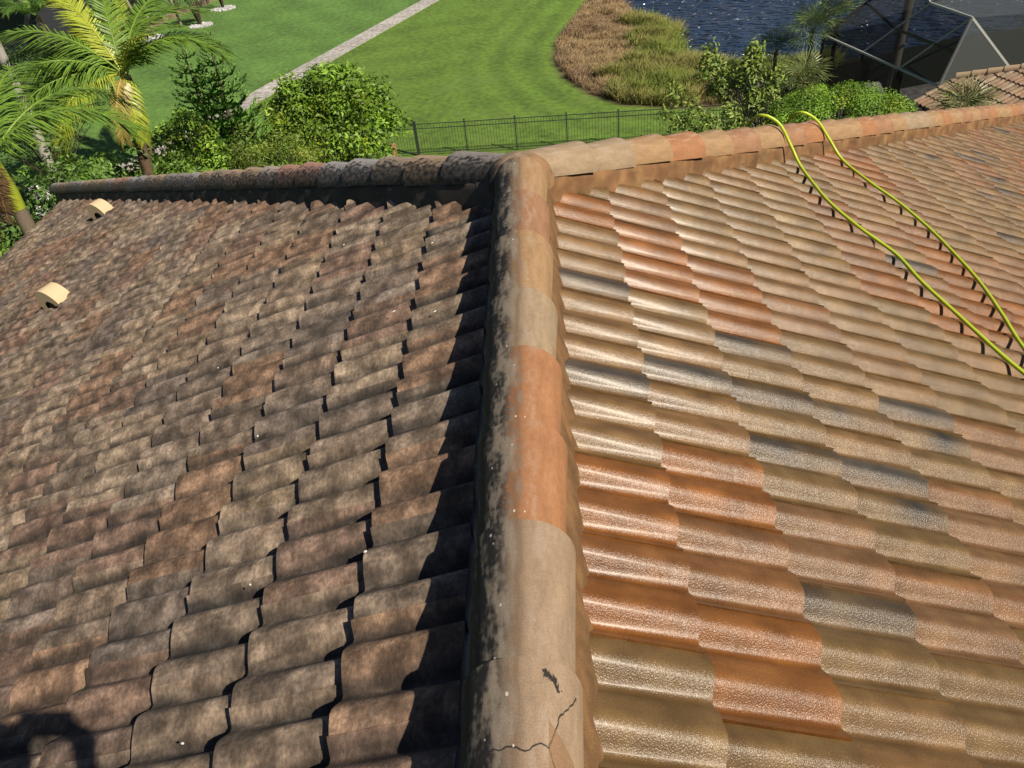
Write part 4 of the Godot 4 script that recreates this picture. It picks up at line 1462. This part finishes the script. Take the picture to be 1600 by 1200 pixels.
func build_plants() -> void:
	var bright0 := Color(0.09, 0.20, 0.012)
	var bright1 := Color(0.25, 0.42, 0.03)
	bush("glossy_bush", "large bright green glossy bush at the left end of the visible fence", "bush", Vector3(-6.3, 0, -24.2), Vector3(2.05, 4.3, 1.8), 170, 75, 0.17, bright0, bright1, "", 0.46, null, 0.0)
	bush("rounded_shrub", "rounded bright green shrub between the leaning palm trunk and the conifer", "bush", Vector3(-9.0, 0, -19.6), Vector3(1.0, 4.7, 1.0), 60, 85, 0.13, Color(0.09, 0.20, 0.012), Color(0.25, 0.40, 0.03), "", 0.36)
	bush("fine_leaved_shrub", "mounded fine leaved yellow green shrub in front of the conifer", "bush", Vector3(-7.2, 0, -20.6), Vector3(1.55, 3.75, 1.2), 90, 170, 0.065, Color(0.10, 0.18, 0.014), Color(0.24, 0.33, 0.045), "", 0.36)
	norfolk_pine(Vector3(-9.15, 0, -22.8))
	# shrubs hugging the left corner of the roof
	bush("corner_shrub", "dark leafy shrub with loose shoots beyond the left roof corner", "bush", Vector3(-9.4, 0, -14.6), Vector3(1.15, 6.0, 1.3), 60, 70, 0.13, Color(0.04, 0.10, 0.012), Color(0.15, 0.27, 0.03), "", 0.4)
	bush("hip_end_shrub", "dark green shrub right behind the lower end of the left hip", "bush", Vector3(-9.0, 0, -17.3), Vector3(1.6, 4.9, 1.1), 60, 80, 0.13, Color(0.05, 0.12, 0.012), Color(0.18, 0.31, 0.03), "", 0.4)
	bush("eave_shrub", "low bright shrub along the left eave below the ringed palm trunk", "bush", Vector3(-8.7, 0, -10.4), Vector3(1.1, 5.9, 1.5), 70, 80, 0.12, Color(0.05, 0.12, 0.012), Color(0.20, 0.34, 0.03), "", 0.4)
	# white flowers near the ringed palm
	for e in [[Vector3(-9.7, 0, -13.2), "left"], [Vector3(-9.3, 0, -13.9), "right"]]:
		var fl := bush("white_flower_bush", "%s of two small bushes with white blossom behind the ringed palm trunk" % e[1], "flowering bush", e[0], Vector3(0.5, 5.2, 0.5), 16, 50, 0.09, Color(0.03, 0.08, 0.02), Color(0.1, 0.18, 0.03), "white flowering bushes", 0.3)
		var xf := []
		var cl := []
		for k in 9:
			leaves(xf, cl, Vector3(rng.randf_range(-0.3, 0.3), rng.randf_range(4.9, 5.3), rng.randf_range(-0.3, 0.3)), Vector3.ONE * 0.12, 30, 0.07, Color(0.7, 0.7, 0.66), Color(0.85, 0.85, 0.8))
		scatter("blossom", oval_leaf(), mat.dull_leaf, xf, cl, fl)
	var g := Color(0.13, 0.23, 0.03)
	var gd := Color(0.08, 0.16, 0.025)
	var gy := Color(0.30, 0.36, 0.035)
	var gold := Color(0.34, 0.28, 0.08)
	palm("feather_palm", "feathery palm with a brown sheathed trunk left of the rounded shrub", Vector3(-9.6, 0, -17.4), Vector3(-8.55, 5.9, -17.0), 0.15, 0.11, Color(0.20, 0.13, 0.085),
		[[8, 42, 2.5, 1.9, g, 0.9], [40, 35, 2.6, 1.7, g, 0.9], [75, 50, 2.9, 1.3, g, 0.8], [108, 62, 3.0, 1.1, g, 0.8], [130, 40, 3.0, 1.5, g, 0.9], [152, 30, 3.1, 1.5, gd, 0.9], [172, 38, 3.2, 1.7, g, 1.0], [196, 18, 3.0, 1.6, g, 1.0], [215, 35, 2.9, 1.7, g, 1.0], [238, 10, 2.4, 1.8, gy, 1.0], [163, 15, 2.8, 1.2, gd, 1.0], [185, 52, 3.0, 1.7, g, 1.0], [142, 60, 3.0, 1.2, gy, 0.8], [225, 20, 2.8, 1.5, g, 1.0], [20, 62, 2.4, 1.7, g, 0.9], [265, -25, 1.5, 1.3, gold, 1.0], [290, -35, 1.5, 1.2, gy, 1.0], [330, 55, 1.6, 1.0, gy, 0.6]], Color(0.16, 0.19, 0.05), 0.55)
	var dead := Color(0.20, 0.125, 0.07)
	palm("ringed_palm", "palm with a ringed grey trunk, yellow green crownshaft and dead frond at the left eave", Vector3(-7.75, 0, -11.0), Vector3(-7.75, 6.2, -11.0), 0.13, 0.105, Color(0.24, 0.19, 0.14),
		[[10, 40, 2.3, 1.7, g, 0.9], [60, 35, 2.6, 1.6, g, 0.9], [95, 45, 2.6, 1.4, g, 0.9], [130, 40, 2.6, 1.6, g, 0.9], [180, 30, 2.6, 1.6, g, 0.9], [225, 40, 2.6, 1.6, g, 0.9], [285, 65, 2.2, 1.0, g, 0.8], [225, -62, 1.15, 0.3, dead, 1.0], [195, -66, 1.0, 0.3, dead, 1.0], [250, -72, 0.95, 0.2, dead, 1.0]], Color(0.30, 0.36, 0.03), 0.75)
	palm("pale_palm", "tall palm with a smooth whitish trunk at the left edge", Vector3(-16.2, 0, -25.2), Vector3(-16.1, 5.8, -25.2), 0.17, 0.13, Color(0.50, 0.48, 0.44),
		[[0, 45, 2.6, 1.6, g, 0.9], [60, 40, 2.6, 1.6, g, 0.9], [120, 40, 2.6, 1.6, gd, 0.9], [180, 40, 2.6, 1.6, g, 0.9], [240, 40, 2.6, 1.6, g, 0.9], [300, 40, 2.6, 1.6, g, 0.9]], Color(0.16, 0.22, 0.04), 0.7)
	palm("cluster_palm", "bushy palm with a vertical bright frond behind the feathery palm", Vector3(-14.6, 0, -29.0), Vector3(-14.4, 3.4, -29.0), 0.13, 0.10, Color(0.2, 0.15, 0.1),
		[[0, 60, 3.0, 1.3, g, 0.8], [45, 70, 3.2, 1.0, g, 0.8], [90, 75, 3.4, 0.9, gy, 0.7], [140, 60, 3.2, 1.2, gy, 0.7], [180, 45, 3.0, 1.4, g, 0.8], [220, 40, 3.0, 1.5, gd, 0.9], [270, 45, 3.0, 1.4, gd, 0.9], [310, 50, 2.8, 1.4, gd, 0.9]])
	bush("boundary_hedge", "broad dark green shrub mass under the palms at the left edge", "bush", Vector3(-18.2, 0, -28.5), Vector3(2.3, 3.4, 2.2), 80, 90, 0.14, Color(0.02, 0.055, 0.012), Color(0.08, 0.15, 0.03), "", 0.5, mat.dull_leaf)
	bush("boundary_hedge", "dark green shrub mass behind the whitish palm trunk", "bush", Vector3(-21.0, 0, -33.0), Vector3(2.6, 3.6, 2.6), 80, 90, 0.15, Color(0.015, 0.04, 0.01), Color(0.06, 0.12, 0.025), "", 0.5, mat.dull_leaf)
	palm("cluster_palm", "dark bushy palm before the shaded house at the top left corner", Vector3(-26.6, 0, -46.0), Vector3(-26.6, 2.6, -46.0), 0.13, 0.10, Color(0.2, 0.15, 0.1),
		[[0, 60, 3.0, 1.3, gd, 0.8], [45, 70, 3.2, 1.0, g, 0.8], [90, 75, 3.4, 0.9, gd, 0.7], [140, 60, 3.2, 1.2, g, 0.7], [180, 45, 3.0, 1.4, gd, 0.8], [220, 40, 3.0, 1.5, gd, 0.9], [270, 45, 3.0, 1.4, gd, 0.9], [310, 50, 2.8, 1.4, gd, 0.9]])
	# right side
	var tree := thing("loquat_tree", "open loose leaved small tree behind the hoses with upright shoots", "tree", Vector3(6.9, 0, -24.6))
	var st := Shape.new()
	st.col = Color(0.30, 0.27, 0.23)
	var tips := [Vector3(-1.65, 3.5, -0.3), Vector3(-1.75, 3.05, 0.0), Vector3(-0.45, 3.6, 0.0), Vector3(-2.95, 1.9, 0.2), Vector3(-2.75, 2.5, 0.1), Vector3(-2.2, 2.0, 0.5), Vector3(-1.4, 2.5, -0.2), Vector3(-1.0, 2.9, -0.1), Vector3(-0.6, 3.1, 0.1), Vector3(0.25, 2.75, 0), Vector3(0.1, 2.3, 0.2), Vector3(-0.4, 2.2, 0.3), Vector3(-1.1, 1.9, 0.5), Vector3(-1.7, 1.6, 0.6), Vector3(-0.9, 1.5, 0.6), Vector3(0.3, 1.7, 0.4), Vector3(-1.65, 3.25, -0.1), Vector3(-0.35, 3.35, 0), Vector3(-0.2, 1.3, 0.8), Vector3(0.7, 1.4, 0.7), Vector3(-2.6, 1.6, 0.4)]
	var xf := []
	var cl := []
	for p in tips:
		st.tube([Vector3(0, 0, 0), Vector3(p.x * 0.15, p.y * 0.45, p.z * 0.2), Vector3(p.x * 0.6, p.y * 0.75, p.z * 0.6), p], [0.05, 0.035, 0.02, 0.007], 6, false)
		leaves(xf, cl, p, Vector3(0.32, 0.42, 0.32), 130, 0.16, Color(0.08, 0.15, 0.02), Color(0.28, 0.36, 0.06))
		leaves(xf, cl, p * Vector3(0.8, 0.88, 0.8), Vector3(0.26, 0.36, 0.26), 60, 0.15, Color(0.06, 0.12, 0.02), Color(0.22, 0.30, 0.05))
	part("branch", st.mesh(), mat.bark, tree)
	scatter("foliage", oval_leaf(0.2, 0.36), mat.leaf, xf, cl, tree)
	bush("clipped_bush", "wide dense clipped green bush in front of the pool enclosure", "bush", Vector3(7.75, 0, -20.6), Vector3(1.75, 3.55, 1.35), 170, 260, 0.062, Color(0.10, 0.22, 0.014), Color(0.24, 0.42, 0.03), "", 0.30, null, 0.6, Vector2(0.84, 0.96))
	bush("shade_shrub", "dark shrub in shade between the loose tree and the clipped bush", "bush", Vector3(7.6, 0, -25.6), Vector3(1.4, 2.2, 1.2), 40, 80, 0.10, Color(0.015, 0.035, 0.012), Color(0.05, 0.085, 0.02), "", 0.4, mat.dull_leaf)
	fan_palm("fan_palm", "left fan palm of the pair leaning over the water by the pool enclosure", Vector3(9.7, 0, -29.6), 2.6, 16, 0.75, Color(0.13, 0.19, 0.045), "palm", 0.5, "fan palms by the pool enclosure")
	fan_palm("fan_palm", "right fan palm of the pair behind the screen beam of the pool enclosure", Vector3(10.8, 0, -30.4), 2.7, 16, 0.75, Color(0.14, 0.20, 0.05), "palm", 0.5, "fan palms by the pool enclosure")
	fan_palm("fan_palm", "small low fan palm at the left corner post of the pool enclosure", Vector3(9.05, 0, -27.8), 1.5, 14, 0.7, Color(0.17, 0.22, 0.07), "palm", 0.5, "fan palms by the pool enclosure")
	fan_palm("fan_palm", "dark fan palm nearest the pond left of the pool enclosure", Vector3(8.8, 0, -30.6), 1.7, 14, 0.7, Color(0.05, 0.09, 0.025), "palm", 0.5, "fan palms by the pool enclosure")
	var tr := thing("leaning_palm", "grey palm trunk standing inside the pool enclosure behind its roof screen", "palm tree", Vector3(12.6, 0, -29.2))
	var ts := Shape.new()
	ts.col = Color(0.36, 0.33, 0.30)
	ts.tube([Vector3(0, 0, 0), Vector3(0.02, 2, 0), Vector3(0.06, 4, 0.1), Vector3(0.1, 6.2, 0.2)], [0.17, 0.15, 0.14, 0.12], 12)
	part("trunk", ts.mesh(), mat.bark, tr)
	var fr := frond_shape(2.4, 1.6, 60, 0.5, 0.9, g, 77).mesh()
	for k in 8:
		var o := part("frond", fr, mat.palm, tr)
		var a := TAU * k / 8.0
		var flat := Vector3(cos(a), 0, sin(a))
		var z := flat * 0.75 + Vector3.UP * 0.66
		var x := Vector3.UP.cross(flat).normalized()
		o.transform = Transform3D(Basis(x, z.cross(x), z), Vector3(0.1, 6.15, 0.2))
	fan_palm("spiky_palm", "spiky olive palm in front of the neighbouring tile roof", Vector3(9.35, 0, -17.6), 3.9, 13, 0.62, Color(0.14, 0.17, 0.05), "palm", 0.28)
	fan_palm("yucca", "dark spiky plant between the clipped bush and the neighbouring roof", Vector3(9.6, 0, -21.2), 2.2, 16, 0.6, Color(0.015, 0.02, 0.012), "yucca", 0.2)

# ---------------------------------------------------------------- the person whose shadow falls on the stained tiles
func body_field(bones: Array, p: Vector3, soft: float) -> float:
	var acc := 1e9
	for b in bones:
		var a: Vector3 = b[0]
		var d: Vector3 = b[1] - a
		var t := clampf((p - a).dot(d) / maxf(d.length_squared(), 1e-9), 0.0, 1.0)
		var e := (p - a - d * t)
		var q := e.length() - lerpf(b[2], b[3], t)
		var h := clampf(0.5 + 0.5 * (acc - q) / soft, 0.0, 1.0)
		acc = lerpf(acc, q, h) - soft * h * (1.0 - h)
	return acc

func surface_net(bones: Array, lo: Vector3, hi: Vector3, cell: float, soft: float, paint: Callable, s: Shape) -> void:
	var n := Vector3i(((hi - lo) / cell).ceil()) + Vector3i.ONE
	var val := PackedFloat32Array()
	val.resize(n.x * n.y * n.z)
	for z in n.z:
		for y in n.y:
			for x in n.x:
				val[(z * n.y + y) * n.x + x] = body_field(bones, lo + Vector3(x, y, z) * cell, soft)
	var at := {}
	var corner := []
	for c in 8:
		corner.append(Vector3i(c & 1, (c >> 1) & 1, c >> 2))
	for z in n.z - 1:
		for y in n.y - 1:
			for x in n.x - 1:
				var o := Vector3i(x, y, z)
				var sum := Vector3.ZERO
				var count := 0
				var inside := 0
				var v := []
				for c in 8:
					var q: Vector3i = o + corner[c]
					v.append(val[(q.z * n.y + q.y) * n.x + q.x])
					if v[c] < 0:
						inside += 1
				if inside == 0 or inside == 8:
					continue
				for c in 8:
					for bit in [1, 2, 4]:
						if not c & bit and (v[c] < 0) != (v[c | bit] < 0):
							sum += Vector3(corner[c]).lerp(Vector3(corner[c | bit]), v[c] / (v[c] - v[c | bit]))
							count += 1
				at[o] = lo + (Vector3(o) + sum / count) * cell
	var normal := func(p: Vector3) -> Vector3:
		var e := cell * 0.5
		return Vector3(body_field(bones, p + Vector3(e, 0, 0), soft) - body_field(bones, p - Vector3(e, 0, 0), soft), body_field(bones, p + Vector3(0, e, 0), soft) - body_field(bones, p - Vector3(0, e, 0), soft), body_field(bones, p + Vector3(0, 0, e), soft) - body_field(bones, p - Vector3(0, 0, e), soft)).normalized()
	var norms := {}
	for o in at:
		norms[o] = normal.call(at[o])
	for o in at:
		for ax in 3:
			var step := Vector3i.ZERO
			step[ax] = 1
			var u := Vector3i.ZERO
			var w := Vector3i.ZERO
			u[(ax + 1) % 3] = 1
			w[(ax + 2) % 3] = 1
			var q: Vector3i = o + step
			if (val[(o.z * n.y + o.y) * n.x + o.x] < 0) == (val[(q.z * n.y + q.y) * n.x + q.x] < 0):
				continue
			var k := [o, o - u, o - u - w, o - w]
			if not (at.has(k[1]) and at.has(k[2]) and at.has(k[3])):
				continue
			for f in [[0, 1, 2], [0, 2, 3]]:
				s.smooth(at[k[f[0]]], at[k[f[1]]], at[k[f[2]]], norms[k[f[0]]], norms[k[f[1]]], norms[k[f[2]]], paint.call(at[k[f[0]]]), paint.call(at[k[f[1]]]), paint.call(at[k[f[2]]]))

func build_person() -> void:
	var base := Vector3(0.13, APEX - 0.06, 0.27)
	var t := thing("person", "person in grey shirt and blue trousers standing astride the ridge, holding up a phone", "person", base)
	var eye := Vector3(0.1329, 1.4228 + APEX, 0.0) - base
	# joints, relative to the feet
	var hip := Vector3(0, 0.86, 0.02)
	var neck := Vector3(0, 1.40, 0.0)
	var body := [[hip + Vector3(-0.07, 0, 0), hip + Vector3(0.07, 0, 0), 0.135, 0.135], [hip + Vector3(0, 0.06, 0), Vector3(0, 1.12, 0.01), 0.125, 0.135], [Vector3(0, 1.12, 0.01), Vector3(0, 1.30, 0.0), 0.14, 0.13], [Vector3(-0.15, 1.35, 0.01), Vector3(0.15, 1.35, 0.01), 0.075, 0.075], [Vector3(0, 1.36, 0), neck + Vector3(0, 0.06, -0.02), 0.062, 0.055]]
	var ends := []
	for sg in [-1.0, 1.0]:
		var sh := Vector3(sg * 0.185, 1.35, 0.01)
		var el := Vector3(sg * 0.15 + eye.x * 0.4, 1.12, -0.08)
		var wr := eye + Vector3(sg * 0.088, -0.10, 0.085)
		body.append_array([[sh, el, 0.058, 0.046], [el, wr, 0.043, 0.028]])
		ends.append([sg, el, wr])
		var foot := Vector3(sg * 0.20, -0.02 - 0.08 * 1.0, 0.0)
		var knee := Vector3(sg * 0.15, 0.42, -0.05)
		body.append_array([[hip + Vector3(sg * 0.09, -0.02, 0), knee, 0.10, 0.068], [knee, foot + Vector3(0, 0.10, 0.02), 0.062, 0.042], [foot + Vector3(0, 0.06, 0.03), foot + Vector3(sg * 0.02, 0.045, -0.17), 0.048, 0.038]])
	var paint := func(p: Vector3) -> Color:
		if p.y < 0.10: return Color(0.05, 0.05, 0.055)
		if p.y < 0.90: return Color(0.045, 0.06, 0.10)
		if p.y > 1.41: return Color(0.42, 0.25, 0.17)
		if p.z < -0.12 and p.y > 0.95: return Color(0.42, 0.25, 0.17)
		return Color(0.30, 0.30, 0.31)
	var s := Shape.new()
	surface_net(body, Vector3(-0.42, -0.14, -0.66), Vector3(0.42, 1.56, 0.24), 0.028, 0.03, paint, s)
	var skin := func(_p: Vector3) -> Color: return Color(0.42, 0.25, 0.17)
	for e in ends:
		# a hand at each side of the phone: palm, thumb, four bent fingers
		var sg: float = e[0]
		var wr: Vector3 = e[2]
		var palm := eye + Vector3(sg * 0.098, -0.03, 0.055)
		var hand := [[wr, palm, 0.027, 0.030], [palm + Vector3(0, -0.02, 0), palm + Vector3(0, 0.02, 0), 0.026, 0.024]]
		for k in 4:
			var y := 0.035 - k * 0.021
			var a := palm + Vector3(0, y, -0.006)
			var b := eye + Vector3(sg * (0.094 - 0.003 * k), y - 0.02, 0.040)
			var c := eye + Vector3(sg * (0.066 + 0.004 * k), y - 0.022, 0.036)
			hand.append_array([[a, b, 0.0105, 0.0095], [b, c, 0.0095, 0.008]])
		hand.append_array([[palm + Vector3(0, -0.03, 0.01), eye + Vector3(sg * 0.075, -0.055, 0.058), 0.013, 0.011], [eye + Vector3(sg * 0.075, -0.055, 0.058), eye + Vector3(sg * 0.05, -0.035, 0.046), 0.011, 0.009]])
		var lo := palm - Vector3(0.075, 0.10, 0.05)
		var hi := palm + Vector3(0.075, 0.08, 0.065)
		surface_net(hand, lo, hi, 0.0075, 0.006, skin, s)
	var body_mesh := s.mesh()
	var m := plain(Color.WHITE, 0.8)
	m.vertex_color_use_as_albedo = true
	part("body", body_mesh, m, t)
	# head with its features, turned down to the phone
	var hd := Shape.new()
	var hc := neck + Vector3(0, 0.20, -0.045)
	var skull := [[hc + Vector3(0, 0.03, 0.02), hc + Vector3(0, 0.025, -0.015), 0.092, 0.085], [hc + Vector3(0, -0.03, -0.02), hc + Vector3(0, -0.075, -0.045), 0.068, 0.045], [hc + Vector3(0, 0.005, -0.09), hc + Vector3(0, -0.028, -0.112), 0.010, 0.013], [hc + Vector3(-0.03, -0.062, -0.082), hc + Vector3(0.03, -0.062, -0.082), 0.008, 0.008], [hc + Vector3(-0.05, 0.024, -0.082), hc + Vector3(-0.016, 0.026, -0.09), 0.010, 0.010], [hc + Vector3(0.05, 0.024, -0.082), hc + Vector3(0.016, 0.026, -0.09), 0.010, 0.010], [hc + Vector3(0, -0.08, 0.0), neck + Vector3(0, 0.02, 0.0), 0.052, 0.056]]
	for sg in [-1.0, 1.0]:
		skull.append([hc + Vector3(sg * 0.092, 0.02, 0.01), hc + Vector3(sg * 0.088, -0.03, 0.0), 0.014, 0.010])
	var face := func(p: Vector3) -> Color:
		var q: Vector3 = p - hc
		if absf(q.y + 0.062) < 0.007 and q.z < -0.075 and absf(q.x) < 0.028: return Color(0.30, 0.12, 0.10)
		return Color(0.42, 0.25, 0.17)
	surface_net(skull, hc - Vector3(0.12, 0.17, 0.14), hc + Vector3(0.12, 0.14, 0.13), 0.009, 0.018, face, hd)
	part("head", hd.mesh(), m, t)
	for sg in [-1.0, 1.0]:
		var eb := SphereMesh.new()
		eb.radius = 0.011
		eb.height = 0.022
		part("eye", eb, plain(lin(0.10, 0.07, 0.05), 0.3), t, hc + Vector3(sg * 0.032, 0.008, -0.084))
	var hair := Shape.new()
	surface_net([[hc + Vector3(0, 0.042, 0.03), hc + Vector3(0, 0.05, -0.012), 0.096, 0.084], [hc + Vector3(0, -0.02, 0.05), hc + Vector3(0, 0.03, 0.04), 0.078, 0.09]], hc - Vector3(0.12, 0.12, 0.12), hc + Vector3(0.12, 0.17, 0.16), 0.011, 0.02, func(_p: Vector3) -> Color: return Color(0.05, 0.035, 0.025), hair)
	part("hair", hair.mesh(), m, t)
	# the phone, just behind the point from which the picture is taken
	var ph := Shape.new()
	ph.box(Vector3.ZERO, Vector3(0.155, 0.076, 0.008))
	var phone := MeshInstance3D.new()
	phone.name = "phone"
	phone.mesh = ph.mesh()
	phone.set_surface_override_material(0, plain(lin(0.02, 0.02, 0.022), 0.3))
	add_child(phone)
	var cam: Camera3D = get_node("camera")
	phone.transform = Transform3D(cam.transform.basis, cam.position + cam.transform.basis * Vector3(0.0, -0.015, 0.03))
	tag(phone, "black phone held level in both hands of the person on the ridge", "phone")

func _ready() -> void:
	rng.seed = 20240
	# camera
	var cam := Camera3D.new()
	cam.name = "camera"
	cam.transform = Transform3D(Basis(Vector3(0.99608, -0.08811, -0.00766), Vector3(0.06539, 0.79205, -0.60695), Vector3(0.05955, 0.60407, 0.79471)).orthonormalized(), Vector3(0.1329, 1.4228 + APEX, 0.0))
	cam.fov = cam_fov
	cam.near = 0.05
	cam.far = 1200.0
	add_child(cam)
	cam.current = true
	# sky, exposure
	var sky_mat := ProceduralSkyMaterial.new()
	sky_mat.sky_top_color = Color(0.40, 0.50, 0.68)
	sky_mat.sky_horizon_color = Color(0.68, 0.74, 0.82)
	sky_mat.sky_curve = 0.12
	sky_mat.ground_bottom_color = Color(0.16, 0.2, 0.12)
	sky_mat.ground_horizon_color = Color(0.55, 0.62, 0.66)
	sky_mat.sky_energy_multiplier = 0.6
	var sky := Sky.new()
	sky.sky_material = sky_mat
	var env := Environment.new()
	env.background_mode = Environment.BG_SKY
	env.sky = sky
	env.tonemap_mode = Environment.TONE_MAPPER_LINEAR
	env.tonemap_exposure = 1.25
	env.sdfgi_enabled = true
	env.ssao_enabled = true
	env.ssil_enabled = true
	var we := WorldEnvironment.new()
	we.name = "world_environment"
	we.environment = env
	add_child(we)
	# sun, from the right and a little behind
	var sun := DirectionalLight3D.new()
	sun.name = "sun"
	sun.light_energy = 1.6
	sun.light_color = Color(1.0, 0.95, 0.87)
	sun.light_angular_distance = 0.5
	sun.shadow_enabled = true
	add_child(sun)
	sun.look_at_from_position(Vector3(0.54, 0.72, 0.44) * 50.0, Vector3.ZERO)
	make_materials()
	build_ground()
	build_path()
	build_house()
	build_cage()
	build_neighbour()
	build_far_left()
	build_fence()
	build_plants()
	build_reeds()
	build_hose("yellow green garden hose lying nearer the ridge, left of two", [Vector3(1.46, 8.15, -6.25), Vector3(1.47, 8.42, -5.55), Vector3(1.50, 8.752, -5.12), Vector3(1.62, 8.73, -5.05), Vector3(1.70, 8.60, -5.0), Vector3(1.751, 8.492, -4.906), Vector3(1.754, 8.491, -4.571), Vector3(1.779, 8.481, -4.335), Vector3(1.867, 8.444, -4.089), Vector3(1.985, 8.396, -3.861), Vector3(2.014, 8.384, -3.584), Vector3(2.086, 8.354, -3.286), Vector3(2.150, 8.328, -3.020), Vector3(2.202, 8.306, -2.880), Vector3(2.277, 8.276, -2.687), Vector3(2.315, 8.260, -2.462), Vector3(2.5, 8.183, -2.0), Vector3(2.9, 8.018, -1.2), Vector3(3.5, 7.771, -0.6)])
	build_hose("yellow green garden hose lying farther down the slope, right of two", [Vector3(1.84, 7.98, -6.7), Vector3(1.86, 8.27, -5.95), Vector3(1.88, 8.596, -5.54), Vector3(2.0, 8.57, -5.49), Vector3(2.10, 8.44, -5.45), Vector3(2.185, 8.313, -5.35), Vector3(2.261, 8.282, -5.05), Vector3(2.372, 8.236, -4.80), Vector3(2.441, 8.208, -4.484), Vector3(2.463, 8.199, -4.169), Vector3(2.459, 8.201, -3.835), Vector3(2.408, 8.222, -3.482), Vector3(2.358, 8.242, -3.225), Vector3(2.345, 8.247, -3.017), Vector3(2.40, 8.224, -2.75), Vector3(2.6, 8.142, -2.3), Vector3(3.1, 7.936, -1.6), Vector3(3.9, 7.607, -1.0)])
	build_person()
